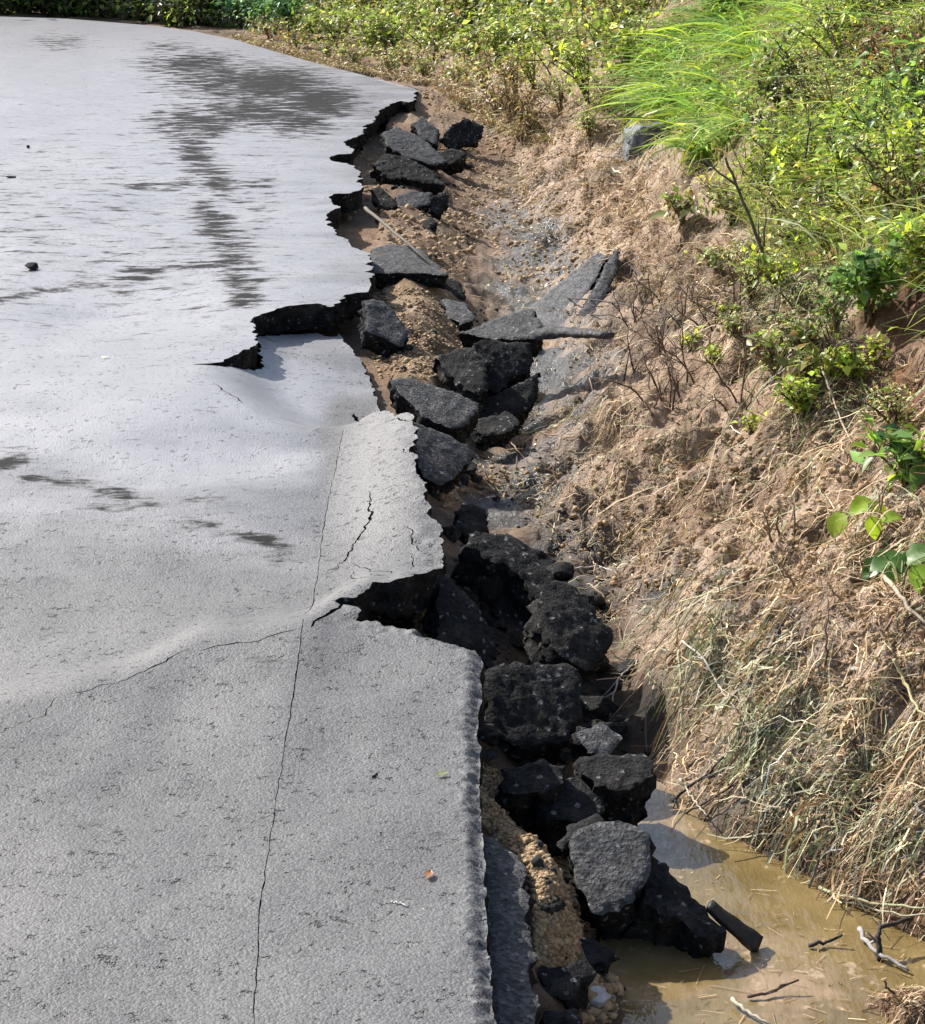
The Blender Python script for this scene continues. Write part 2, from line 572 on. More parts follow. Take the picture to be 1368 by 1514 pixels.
def sheet(outline, holes, pts, zfun, thick, rows=4, undercut=0.02, wall_amp=0.01, seed=1, cap=False):
    """triangulated sheet with broken side walls hung from every free edge -> V, F, matidx"""
    loops = [outline] + holes
    verts = []; edges = []
    for lp in loops:
        k = len(verts)
        verts += [Vector((float(a), float(b))) for a, b in lp]
        edges += [(k + i, k + (i + 1) % len(lp)) for i in range(len(lp))]
    verts += [Vector((float(a), float(b))) for a, b in pts]
    r = delaunay_2d_cdt(verts, edges, [], 0, 1e-6)
    v2 = np.array([(q.x, q.y) for q in r[0]])
    f = np.array([list(t) for t in r[2]], np.int64)
    cen = v2[f].mean(1)
    keep = in_poly(cen, outline)
    for h in holes:
        keep &= ~in_poly(cen, h)
    f = f[keep]
    a = v2[f[:, 1]] - v2[f[:, 0]]; b = v2[f[:, 2]] - v2[f[:, 0]]
    flip = (a[:, 0] * b[:, 1] - a[:, 1] * b[:, 0]) < 0
    f[flip] = f[flip][:, ::-1]
    used = np.unique(f)
    remap = -np.ones(len(v2), np.int64); remap[used] = np.arange(len(used))
    f = remap[f]; v2 = v2[used]
    V = np.column_stack([v2, zfun(v2)])
    e = np.concatenate([f[:, [0, 1]], f[:, [1, 2]], f[:, [2, 0]]])
    key = np.minimum(e[:, 0], e[:, 1]) * (len(v2) + 1) + np.maximum(e[:, 0], e[:, 1])
    _, inv, cnt = np.unique(key, return_inverse=True, return_counts=True)
    be = e[cnt[inv] == 1]
    bv = np.unique(be)
    bmap = -np.ones(len(v2), np.int64); bmap[bv] = np.arange(len(bv))
    nrm = np.zeros((len(bv), 2))
    d = v2[be[:, 1]] - v2[be[:, 0]]
    on = np.stack([d[:, 1], -d[:, 0]], -1)
    on /= np.maximum(np.hypot(on[:, 0], on[:, 1])[:, None], 1e-9)
    np.add.at(nrm, bmap[be[:, 0]], on); np.add.at(nrm, bmap[be[:, 1]], on)
    nrm /= np.maximum(np.hypot(nrm[:, 0], nrm[:, 1])[:, None], 1e-6)
    allV = [V, V[bv].copy()]; quads = []
    base = len(V) + len(bv); prev = len(V) + np.arange(len(bv))
    for k in range(1, rows + 1):
        t = k / rows
        q = V[bv].copy()
        p3 = np.column_stack([q[:, :2], np.full(len(q), -t * thick * 1.6)])
        jit = fbm(p3 * 24, 2, seed + 5) + .8 * fbm(p3 * 70, 2, seed + 6)
        jit2 = fbm(p3 * 35, 2, seed + 9)
        off = -undercut * t + wall_amp * jit
        q[:, :2] += nrm * off[:, None]
        q[:, 2] -= thick * t * (1 + 0.25 * jit2 * (t < 1))
        allV.append(q)
        cur = base + np.arange(len(bv)); base += len(bv)
        pi = np.array(prev)
        quads.append(np.column_stack([pi[bmap[be[:, 1]]], pi[bmap[be[:, 0]]], cur[bmap[be[:, 0]]], cur[bmap[be[:, 1]]]]))
        prev = cur
    F = f.tolist() + np.concatenate(quads).tolist()
    nf = len(f); nq = sum(len(q) for q in quads)
    if cap:
        inner = np.setdiff1d(np.arange(len(V)), bv)
        low = -np.ones(len(V), np.int64)
        low[bv] = prev
        q = V[inner].copy(); q[:, 2] -= thick
        low[inner] = base + np.arange(len(inner))
        allV.append(q)
        F += low[f][:, ::-1].tolist()
        nq += nf
    return np.vstack(allV), F, np.array([0] * nf + [1] * nq), len(V)


def crack_poly(px, wid, seed, jag=1.0, step=0.012, z=0.0):
    """long thin torn slit around a pixel polyline; wid = half width in metres, list per point"""
    pts = np.array(px, float)
    g = P(pts[:, 0], pts[:, 1], z)[:, :2]
    w = np.array(wid, float) if hasattr(wid, '__len__') else np.full(len(g), wid)
    line = resample(np.column_stack([g, w]), step)
    c = line[:, :2]; w = line[:, 2]
    t = np.gradient(c, axis=0); t /= np.maximum(np.hypot(t[:, 0], t[:, 1])[:, None], 1e-9)
    n = np.stack([-t[:, 1], t[:, 0]], -1)
    p3 = np.column_stack([c, np.zeros(len(c))])
    mid = c + n * (jag * 0.010 * fbm(p3 * 28, 4, seed, 0.6))[:, None]
    m = 0.55 + 0.7 * np.abs(fbm(p3 * 30, 3, seed + 3))
    m[0] = m[-1] = 0.1
    a = mid + n * (w * m)[:, None]
    b = mid - n * (w * m)[:, None]
    return np.vstack([a, b[::-1]])


edge_px = [  # the broken right-hand edge, far to near; third number = height where it is not road level
    (612, 130), (616, 138), (613, 148), (606, 153), (592, 151), (580, 155), (566, 162), (560, 170), (556, 176), (550, 181), (541, 184), (540, 196), (524, 205), (510, 209), (516, 216), (523, 220),
    (520, 227), (500, 228), (487, 232), (492, 238), (515, 242), (531, 254), (533, 280), (518, 285), (497, 285), (484, 288), (492, 296), (500, 304), (494, 312), (478, 318),
    (484, 328), (492, 340), (512, 350), (526, 362), (548, 374), (548, 400), (545, 425)]
E1 = W(edge_px)
E1 = outline_jitter(resample(E1, 0.02), 0.016, 3, 14)
rim_d = outline_jitter(resample(RIM, 0.014), 0.012, 4, 26)
# near side of the tear (edge of the sunken piece), 14 mm inside the rim
tt = np.gradient(rim_d, axis=0); tt /= np.hypot(tt[:, 0], tt[:, 1])[:, None]
nn = np.stack([-tt[:, 1], tt[:, 0]], -1)
fade = np.clip(np.arange(len(rim_d))[::-1] / 12.0, 0.12, 1)
ret = (rim_d + nn * (0.018 * fade)[:, None])[::-1]
FLOOR = np.vstack([W([(286, 546), (315, 577), (344, 597), (392, 624), (450, 634), (512, 628), (545, 622)]), W([(590, 590), (590, 520), (575, 470), (560, 440)]), rim_d + nn * (0.009 * fade)[:, None]])
# keep the part of the sunken edge left of its own right-hand border
ret = ret[3:]
ret = ret[ret[:, 0] < P(505, 470, -0.07)[0]]
FL_R = W([(505, 492, -0.075), (525, 508, -0.07), (540, 530, -0.06), (552, 553, -0.055), (556, 572, -0.05)])
FL_R = outline_jitter(resample(smooth_line(FL_R, 4), 0.015), 0.008, 6, 24)
near_edge = [(563, 593, .07), (580, 600, .075), (598, 615, .075), (611, 640, .075), (612, 690, .07), (627, 712, .07), (642, 742, .07), (655, 775, .07), (655, 793, .065), (640, 830, .055), (622, 845, .05), (600, 858, .045),
             (575, 868, .045), (556, 874, .045), (540, 884, .045), (525, 893, .045), (505, 891, .045), (499, 899, .04), (525, 910, .04), (520, 922, .035), (560, 936, .02), (590, 946, .01), (640, 962, 0), (680, 975, -.005), (704, 984, -.01), (713, 1000, -.01),
             (708, 1080, 0), (706, 1150, 0), (709, 1220, 0), (716, 1330, 0), (724, 1420, 0), (736, 1514, 0), (756, 1650, 0), (800, 2000, 0)]
ne = np.array(near_edge, float)
E3 = W(near_edge)
E3 = resample(E3, 0.010)
ramp_amp = np.where(E3[:, 1] > 4.2, 0.016, 0.0055)
E3j = outline_jitter(E3, 1.0, 8, 13) - E3
E3 = E3 + E3j * ramp_amp[:, None]
outline = np.vstack([E1, rim_d, ret, FL_R, E3,
                     [(0.20, 1.6), (-4.0, 1.6), (-14.0, 3.0), (-22.0, 12.0), (-20.0, 17.9), (-12.0, 20.0), (-7.0, 20.3)], FAREDGE[::-1][:-1]])
holes = [
    crack_poly([(372, 1560), (385, 1350), (410, 1180), (432, 1060), (450, 948)], [0.0006, 0.0012, 0.0007, 0.0013, 0.0008], 21, 0.16, 0.012),
    crack_poly([(455, 934), (462, 890), (470, 840), (478, 780), (490, 720), (499, 680), (508, 634)], [0.0008, 0.0013, 0.0007, 0.0012, 0.0008, 0.001, 0.0006], 22, 0.2, 0.012),
    crack_poly([(458, 941), (470, 930), (490, 917), (512, 905)], [0.002, 0.005, 0.006, 0.004], 23, 0.6, 0.01, 0.03),
    crack_poly([(290, 968), (330, 962), (380, 957), (440, 944)], [0.001, 0.0018, 0.002, 0.0018], 24, 0.5, 0.012, 0.03),
    crack_poly([(100, 1036), (190, 1013), (240, 990), (282, 972)], [0.0008, 0.0016, 0.002, 0.001], 25, 0.7, 0.012, 0.02),
    crack_poly([(0, 1100), (60, 1072), (90, 1045)], [0.0008, 0.0012, 0.0006], 27, 1.0, 0.012, 0.01),
    crack_poly([(545, 716), (549, 735), (545, 757), (530, 775), (508, 793), (497, 808)], [0.001, 0.0028, 0.0035, 0.002, 0.0026, 0.001], 31, 0.8, 0.006, 0.05),
    crack_poly([(512, 800), (540, 814), (570, 826), (576, 834)], [0.001, 0.002, 0.003, 0.001], 32, 1.0, 0.008, 0.05),
    crack_poly([(545, 828), (560, 840), (574, 838)], [0.001, 0.004, 0.001], 33, 1.0, 0.008, 0.05),
    crack_poly([(560, 720), (580, 716), (600, 722)], [0.0008, 0.0016, 0.0008], 41, 1.0, 0.008, 0.06),
    crack_poly([(520, 812), (528, 826), (545, 838)], [0.0008, 0.002, 0.0008], 42, 1.0, 0.008, 0.05),
    crack_poly([(600, 800), (612, 812), (606, 826)], [0.0008, 0.0022, 0.001], 43, 1.0, 0.008, 0.05),
    crack_poly([(575, 612), (590, 622), (604, 630)], [0.002, 0.005, 0.003], 34, 1.0, 0.008, 0.07),
    crack_poly([(597, 660), (603, 672)], [0.002, 0.002], 35, 1.0, 0.008, 0.07),
    crack_poly([(600, 760), (612, 775), (622, 790)], [0.001, 0.003, 0.0015], 36, 1.0, 0.008, 0.07),
    crack_poly([(315, 575), (330, 586), (347, 597), (360, 606)], [0.001, 0.003, 0.003, 0.001], 37, 0.6, 0.01),
    crack_poly([(518, 578), (530, 590), (524, 603), (535, 612)], [0.003, 0.010, 0.008, 0.003], 38, 0.8, 0.009, -0.03),
]
# interior points: a few pixels apart in view, coarse outside
gu, gv = np.meshgrid(np.arange(-30, 800, 5.0), np.arange(24, 1560, 5.0))
gu = gu.ravel() + RNG.uniform(-2, 2, gu.size); gv = gv.ravel() + RNG.uniform(-2, 2, gv.size)
cand = [P(gu, gv)[:, :2]]
cand.append(np.column_stack([RNG.uniform(-20, 0.3, 2500), RNG.uniform(1.7, 20, 2500)]))
strip = []
for lp in (E3[E3[:, 1] < 7], rim_d):
    for k in range(7):
        strip.append(lp + RNG.uniform(-0.06, 0.06, lp.shape))
for k in range(26):
    lp = E3[E3[:, 1] < 4.25]
    strip.append(lp + RNG.uniform(-1, 1, lp.shape) * (0.055, 0.012) - (0.03, 0))
cand += strip
cand = np.vstack(cand)
cand = cand[in_poly(cand, outline)]
ok = np.ones(len(cand), bool)
for lp in [np.vstack([outline, outline[:1]])] + holes:
    dmin = poly_dist(cand, lp)[0] if len(lp) < 60 else None
    if dmin is None:
        # chunked nearest-vertex distance is enough for long loops
        dmin = np.full(len(cand), 9.0)
        for i in range(0, len(lp), 40):
            q = lp[i:i + 41]
            lo, hi = q.min(0) - 0.05, q.max(0) + 0.05
            m = ((cand >= lo) & (cand <= hi)).all(1)
            if m.any() and len(q) > 1:
                dmin[m] = np.minimum(dmin[m], poly_dist(cand[m], q)[0])
    ok &= dmin > 0.0025
cand = cand[ok]
EDGE_N = E3[(E3[:, 1] < 4.2)]


def z_road_mesh(xy):
    z = ZROAD(xy)
    d = np.full(len(xy), 9.0)
    m = (xy[:, 1] < 4.6) & (xy[:, 0] > -0.3)
    if m.any():
        d[m] = poly_dist(xy[m], EDGE_N[::4])[0]
    p3 = np.column_stack([xy, 0 * z])
    e = 1 - sstep(0.0, 0.06, d)
    z = z - 0.014 * (1 - sstep(0.0, 0.032, d)) ** 1.5
    z = z + e * (0.0035 * fbm(p3 * 45, 2, 44) + 0.0030 * fbm(p3 * 130, 2, 46))
    # crumbled surface of the tipped slab close to its edge
    d3 = np.full(len(xy), 9.0)
    mm = (xy[:, 1] >= 4.2) & (xy[:, 1] < 6.4) & (xy[:, 0] > -0.6)
    EB = E3[(E3[:, 1] > 4.2) & (E3[:, 1] < 6.3)]
    if mm.any():
        d3[mm] = poly_dist(xy[mm], EB[::3])[0]
    z = z + 0.0035 * (1 - sstep(0.0, 0.14, d3)) * fbm(p3 * 30, 4, 45)
    return z


V, F, MI, ntop = sheet(outline, holes, cand, z_road_mesh, THICK, 8, 0.012, 0.008, 5)
# the fringes out of view just need an edge; wet, gloss and painted glare masks per vertex
pu, pv = proj(V)


def blobs(lst):
    r = np.zeros(len(pu))
    for (u, v, su, sv, a) in lst:
        r = np.maximum(r, a * np.exp(-(((pu - u) / su) ** 2 + ((pv - v) / sv) ** 2)))
    return r


def strokes(lst):
    r = np.zeros(len(pu))
    for (line, su, sv, a) in lst:
        q = resample(np.array(line, float), 8)
        for (u, v) in q:
            r = np.maximum(r, a * np.exp(-(((pu - u) / su) ** 2 + ((pv - v) / sv) ** 2)))
    return r


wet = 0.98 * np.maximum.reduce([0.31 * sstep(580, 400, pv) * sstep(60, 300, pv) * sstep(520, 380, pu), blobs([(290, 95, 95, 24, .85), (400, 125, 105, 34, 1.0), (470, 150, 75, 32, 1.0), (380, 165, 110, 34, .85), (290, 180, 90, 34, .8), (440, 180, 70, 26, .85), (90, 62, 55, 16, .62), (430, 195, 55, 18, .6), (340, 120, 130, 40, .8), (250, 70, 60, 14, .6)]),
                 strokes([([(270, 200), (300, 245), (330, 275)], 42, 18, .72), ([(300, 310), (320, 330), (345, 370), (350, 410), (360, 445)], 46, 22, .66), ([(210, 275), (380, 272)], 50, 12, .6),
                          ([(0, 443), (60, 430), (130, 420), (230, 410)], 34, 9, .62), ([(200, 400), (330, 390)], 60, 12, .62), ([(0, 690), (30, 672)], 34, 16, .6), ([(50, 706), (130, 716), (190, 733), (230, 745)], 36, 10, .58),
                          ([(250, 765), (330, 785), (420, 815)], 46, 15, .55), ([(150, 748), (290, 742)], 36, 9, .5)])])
damp_glare = sstep(1050, 520, pv) * (1 - 0.5 * sstep(380, 600, pu))  # far road mask: lowers roughness and carries the painted glare
damp_glare *= 1 - 0.9 * sstep(455, 520, pu) * sstep(575, 610, pv) * sstep(960, 900, pv)
road = link('road', new_mesh('road', V, F, [M_ROAD, M_FACE], MI, True, {'wet': wet, 'damp_glare': damp_glare}))
tag(road, 'grey asphalt road with a broken right edge and a sagging torn rim', None, None, 'structure')


# ------------------------------------------------------------------ ground
def TERR(xy):
    xy = np.asarray(xy, float)
    dE, sE, _ = poly_dist(xy, EDGE0); dE = dE * sE
    dF, sF, _ = poly_dist(xy, FOOT); dF = dF * sF
    p3 = np.column_stack([xy, np.zeros(len(xy))])
    t = np.clip((dE + 0.12) / np.maximum(dE + 0.12 - dF, 1e-4), 0, 1)
    far = sstep(12.5, 14.5, xy[:, 1])
    shelf = -0.13 + 0.05 * far
    low = -0.32 + 0.2 * far
    nearw = sstep(4.3, 3.7, xy[:, 1])
    z = shelf + (low - shelf) * sstep(0.12, 0.85 - 0.40 * nearw, t) + 0.022 * nearw * sstep(.25, .5, t) * fbm(p3 * 7, 3, 58)
    s = np.maximum(dF, 0)
    rise = 0.70 - 0.35 * sstep(0.5, -2.5, xy[:, 0]) * far  # bank shape lowered behind the bend so more sky glare reaches the road
    nr = sstep(5.6, 4.6, xy[:, 1])
    bank = 0.13 * nr * (1 - np.exp(-s / 0.10)) + rise * (np.minimum(s, 4.0) - .22 * (1 - nr) * (1 - np.exp(-s / .22))) + 0.15 * np.maximum(s - 4.0, 0)
    z = z + bank
    onb = sstep(0.0, 0.2, s)
    z = z + (0.014 + 0.055 * onb) * fbm(p3 * 2.6, 3, 51) + (0.016 + 0.018 * onb) * fbm(p3 * 9, 3, 52) + (0.008 + 0.009 * onb) * fbm(p3 * 30, 3, 53) - 0.03 * onb * np.maximum(fbm(p3 * 6, 3, 57) - .35, 0)
    road_side = dE < -0.12
    z = np.where(road_side & (dF < 0), np.minimum(z, -0.15), z)
    # heaps of crumbly soil between the broken pieces
    for (u, v, zz, rx, ry, h) in ((745, 1200, -.16, .06, .16, .05), (790, 1300, -.18, .06, .16, .11), (825, 1370, -.2, .05, .12, .09), (800, 1420, -.2, .05, .1, .06), (1350, 1500, -.28, .06, .07, .06), (890, 1490, -.28, .04, .06, .035), (610, 450, -.1, .13, .45, .05), (620, 900, -.12, .03, .2, .03), (520, 225, -.1, .12, .5, .03), (650, 155, -.1, .3, .5, .07)):
        c = P(u, v, zz)
        z = z + h * np.exp(-((xy[:, 0] - c[0]) / rx) ** 2 - ((xy[:, 1] - c[1]) / ry) ** 2)
    # hollow undercut below the mat of straw, and pits scoured in the bank
    for (u, v, zz, rx, ry, h) in ((965, 1040, -.2, .07, .12, -.08), (1120, 1200, -.2, .08, .12, -.08), (1190, 1260, -.2, .06, .10, -.05), (1340, 470, .35, .12, .5, -.06)):
        c = P(u, v, zz)
        z = z + h * np.exp(-((xy[:, 0] - c[0]) / rx) ** 2 - ((xy[:, 1] - c[1]) / ry) ** 2)
    return z


ys = np.concatenate([np.geomspace(1.9, 2.9, 20, endpoint=False), np.geomspace(2.9, 9.5, 300, endpoint=False), np.geomspace(9.5, 24, 110, endpoint=False), np.linspace(24, 60, 14)])
as_ = np.concatenate([np.linspace(-3.0, -0.30, 24, endpoint=False), np.linspace(-0.30, -0.075, 40, endpoint=False), np.linspace(-0.075, 0.24, 290, endpoint=False), np.linspace(0.24, 0.5, 30, endpoint=False), np.linspace(0.5, 3.0, 20)])
A, Y = np.meshgrid(as_, ys)
X = A * Y
gxy = np.column_stack([X.ravel(), Y.ravel()])
gz = TERR(gxy)
na, ny = len(as_), len(ys)
ii = (np.arange(ny - 1)[:, None] * na + np.arange(na - 1)[None, :]).ravel()
GF = np.column_stack([ii, ii + 1, ii + na + 1, ii + na])
GV = np.column_stack([gxy, gz])
dF, sF, _ = poly_dist(gxy, FOOT); dF = dF * sF
dE, sE, _ = poly_dist(gxy, EDGE0); dE = dE * sE
p3 = GV.copy()
pu, pv = proj(GV)
TAN = np.array([0.37, 0.265, 0.18]); PINK = np.array([0.49, 0.37, 0.27]); BROWN = np.array([0.205, 0.12, 0.066]); GREYM = np.array([0.16, 0.16, 0.16])
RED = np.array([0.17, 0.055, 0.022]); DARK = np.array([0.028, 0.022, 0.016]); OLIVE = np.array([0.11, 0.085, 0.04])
n1 = fbm(p3 * 1.7, 4, 61); n2 = fbm(p3 * 6, 4, 62)
col = TAN + (PINK - TAN) * np.clip(0.5 + n1, 0, 1)[:, None]
def lay(c, m):
    global col
    col = col + (c - col) * np.clip(m, 0, 1)[:, None]
lay(BROWN, sstep(0.12, -0.05, dF) * (0.8 + 0.5 * n2))
lay(np.array([0.09, 0.06, 0.04]), sstep(0.1, -0.02, dF) * sstep(0.0, 0.7, fbm(p3 * 3.3, 4, 63)) * .8)
lay(BROWN, sstep(0.15, 0.7, n2) * 0.7)
lay(np.array([0.12, 0.085, 0.055]), sstep(0.1, 0.8, fbm(p3 * 2.4, 4, 64)) * .75)
lay(OLIVE, sstep(0.7, 1.7, dF + 0.3 * n1) * 0.75)
ditch = np.exp(-((dF - 0.02) / 0.20) ** 2) * sstep(5.0, 6.5, gxy[:, 1])
wetg = np.clip(ditch * (0.95 + 1.1 * n2), 0, 1) * sstep(13.5, 11, gxy[:, 1])
lay(GREYM, wetg)
g2 = np.maximum.reduce([blobs([(1150, 930, 70, 50, .9), (1340, 1020, 60, 60, .9), (1300, 1260, 90, 70, 1.0), (1060, 870, 60, 40, .7), (1100, 1080, 80, 60, .7), (940, 215, 50, 40, .8), (1200, 1150, 170, 110, .9), (1000, 880, 90, 60, .7)]), blobs([(1290, 1180, 60, 60, .7)])])
g2 = np.clip(g2 * (0.6 + 1.1 * fbm(p3 * 9, 3, 66)), 0, 1)
lay(np.array([0.075, 0.073, 0.072]), g2)
wetg = np.maximum(wetg, g2 * 0.9)
lay(np.array([0.36, 0.25, 0.135]), blobs([(775, 1230, 70, 90, .9), (800, 1350, 60, 80, .9), (620, 450, 70, 40, .85), (625, 880, 25, 90, .9), (650, 540, 80, 30, .8), (520, 225, 40, 30, .6), (660, 155, 60, 22, .8)]) * (0.8 + 0.5 * n2))
lay(RED, blobs([(1345, 460, 50, 70, 1.0), (1335, 580, 45, 60, .8), (1368, 690, 30, 40, .8)]) * (0.8 + 0.5 * n2))
lay(DARK, np.clip(blobs([(965, 1040, 60, 70, .95), (1000, 1110, 70, 40, .8), (1125, 1220, 80, 60, .95), (1190, 1290, 50, 40, .9), (900, 1000, 30, 60, .8), (800, 780, 40, 30, .5), (770, 900, 130, 110, 1.7), (820, 1060, 120, 110, 1.7), (850, 1180, 100, 60, 1.4), (740, 600, 70, 60, .7), (600, 250, 50, 40, .6)]) * (0.85 + 0.5 * n2), 0, 1))  # dark soil, plus shade of the undercut hollows painted in
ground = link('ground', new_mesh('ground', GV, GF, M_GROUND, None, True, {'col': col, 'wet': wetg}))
tag(ground, 'brown muddy ditch and bank beside the road', None, None, 'structure')

DD = np.concatenate([np.linspace(2.0, 8, 500), np.linspace(8.02, 40, 900)])


def hit(u, v, lift=0.0):
    """points where pixels meet the ground, by marching along each ray; lift pulls them towards the eye (metres)"""
    u = np.atleast_1d(np.asarray(u, float)); v = np.atleast_1d(np.asarray(v, float))
    dx, dy, dz = ray(u, v)
    out = np.zeros((len(u), 3))
    # bilinear lookups in the ground grid keep this quick
    for i0 in range(0, len(u), 400):
        sl = slice(i0, i0 + 400)
        yy = DD[None, :]
        aa = dx[sl][:, None] + 0 * yy
        zz = EYE + dz[sl][:, None] * yy
        g = grid_z(aa.ravel(), np.broadcast_to(yy, aa.shape).ravel()).reshape(aa.shape)
        below = zz < g
        k = np.argmax(below, 1)
        k[~below.any(1)] = len(DD) - 1
        k = np.maximum(k, 1)
        r = np.arange(len(k))
        f0 = zz[r, k - 1] - g[r, k - 1]; f1 = zz[r, k] - g[r, k]
        t = np.clip(f0 / np.maximum(f0 - f1, 1e-9), 0, 1)
        d = DD[k - 1] + (DD[k] - DD[k - 1]) * t
        out[sl] = np.column_stack([dx[sl] * d, d, EYE + dz[sl] * d])
    if np.any(np.asarray(lift) != 0):
        vec = EYEP - out
        vec /= np.linalg.norm(vec, axis=1)[:, None]
        out = out + vec * np.reshape(lift, (-1, 1) if np.ndim(lift) else (1, 1))
    return out


def px_in(poly, n):
    poly = np.array(poly, float)
    lo, hi = poly.min(0), poly.max(0)
    out = []
    while sum(len(o) for o in out) < n:
        q = np.column_stack([RNG.uniform(lo[0], hi[0], n * 2), RNG.uniform(lo[1], hi[1], n * 2)])
        out.append(q[in_poly(q, poly)])
    return np.vstack(out)[:n]


def px_cl(poly, n, ncl, spread):
    c = px_in(poly, ncl)
    w = RNG.lognormal(0, .8, ncl); w /= w.sum()
    k = RNG.choice(ncl, n * 2, p=w)
    q = c[k] + RNG.normal(0, 1, (n * 2, 2)) * spread * RNG.uniform(.4, 1.3, (ncl, 1))[k]
    q = q[in_poly(q, np.array(poly, float))]
    return q[:n]


GZ = gz.reshape(ny, na)


def grid_z(a, y):
    i = np.clip(np.searchsorted(ys, y) - 1, 0, ny - 2); j = np.clip(np.searchsorted(as_, a) - 1, 0, na - 2)
    ty = np.clip((y - ys[i]) / (ys[i + 1] - ys[i]), 0, 1); ta = np.clip((a - as_[j]) / (as_[j + 1] - as_[j]), 0, 1)
    return (GZ[i, j] * (1 - ty) * (1 - ta) + GZ[i + 1, j] * ty * (1 - ta) + GZ[i, j + 1] * (1 - ty) * ta + GZ[i + 1, j + 1] * ty * ta)


def gz_at(xy):
    return grid_z(xy[:, 0] / xy[:, 1], xy[:, 1])


# ------------------------------------------------------------------ water
wpoly = W([(820, 1600), (850, 1500), (880, 1440), (900, 1300), (930, 1180), (965, 1150), (1010, 1175), (1120, 1260), (1300, 1330), (1700, 1500), (1900, 1800), (1000, 1900)], -0.285)
wl_ = resample(wpoly, 0.03, True)
lo, hi = wl_.min(0), wl_.max(0)
wp = np.column_stack([RNG.uniform(lo[0], hi[0], 3000), RNG.uniform(lo[1], hi[1], 3000)])
wp = wp[in_poly(wp, wl_)]
V, F, MI, nt = sheet(wl_, [], wp, lambda q: -0.285 + 0.0015 * fbm(np.column_stack([q, 0 * q[:, 0]]) * 12, 2, 71), 0.05, 1, 0, 0, 1)
tag(link('water', new_mesh('water', V, F, [M_WATER, M_WATER], MI)), 'brown muddy water standing in the ditch', None, None, 'structure')


# ------------------------------------------------------------------ broken asphalt pieces
def slab(name, label, px, z, lean, thick, top=M_SLAB, amp=0.010, step=0.009, group=None, cat='asphalt slab', side=None, jag=0.010, bend=None, rows=8, under=0.01):
    px = np.array(px, float)
    c = px.mean(0)
    C = P(c[0], c[1], z)
    n = np.array([lean[0], lean[1], 1.0]); n /= np.linalg.norm(n)
    dx, dy, dz = ray(px[:, 0], px[:, 1])
    D = np.stack([dx, dy, dz], -1)
    t = ((C - EYEP) @ n) / (D @ n)
    Q = EYEP + D * t[:, None]
    ex = np.cross(np.array([0, 1.0, 0]), n); ex /= np.linalg.norm(ex)
    ey = np.cross(n, ex)
    q2 = np.column_stack([(Q - C) @ ex, (Q - C) @ ey])
    seed = sum(ord(ch) for ch in label) % 997
    area = 0.5 * np.sum(q2[:, 0] * np.roll(q2[:, 1], -1) - np.roll(q2[:, 0], -1) * q2[:, 1])
    if area < 0:
        q2 = q2[::-1]
    per = np.hypot(*(q2 - np.roll(q2, 1, 0)).T).sum()
    step = max(step, per / 240)
    ol = resample(q2, step, True)
    ol = outline_jitter(np.vstack([ol, ol[:1]]), jag, seed, 22)[:-1]
    lo, hi = ol.min(0), ol.max(0)
    gx, gy = np.meshgrid(np.arange(lo[0], hi[0], step), np.arange(lo[1], hi[1], step))
    pts = np.column_stack([gx.ravel(), gy.ravel()]) + RNG.uniform(-step / 3, step / 3, (gx.size, 2))
    pts = pts[in_poly(pts, ol)]
    if len(pts):
        pts = pts[poly_dist(pts, np.vstack([ol, ol[:1]]))[0] > step * 0.4]
    rad = np.hypot(hi[0] - lo[0], hi[1] - lo[1]) / 2

    def zf(q):
        r = 0 * q[:, 0]
        if bend:
            r = r + bend[0] * (q[:, 0] / rad) ** 2 + bend[1] * (q[:, 1] / rad) ** 2
        d = poly_dist(q, np.vstack([ol, ol[:1]]))[0]
        return r - 0.004 * (1 - sstep(0, 0.012, d)) ** 2
    V, F, MI, nt = sheet(ol, [], pts, zf, thick, rows, under, 0.012, seed, True)
    p = V * 1.0 + seed * 1.7
    for k in range(3):
        V[:, k] += amp * (0.45 * fbm(p * 10, 2, seed + 31 * k) - 0.5 * np.abs(fbm(p * 26, 3, seed + 77 + 31 * k)) + 0.3 * fbm(p * 75, 2, seed + 99 + 31 * k))
    Wd = V[:, :1] * ex + V[:, 1:2] * ey + V[:, 2:3] * n
    me = new_mesh(name, Wd, F, [top, side or M_FACE], MI, True)
    o = link(name, me, None, C)
    tag(o, label, cat, group)
    return o


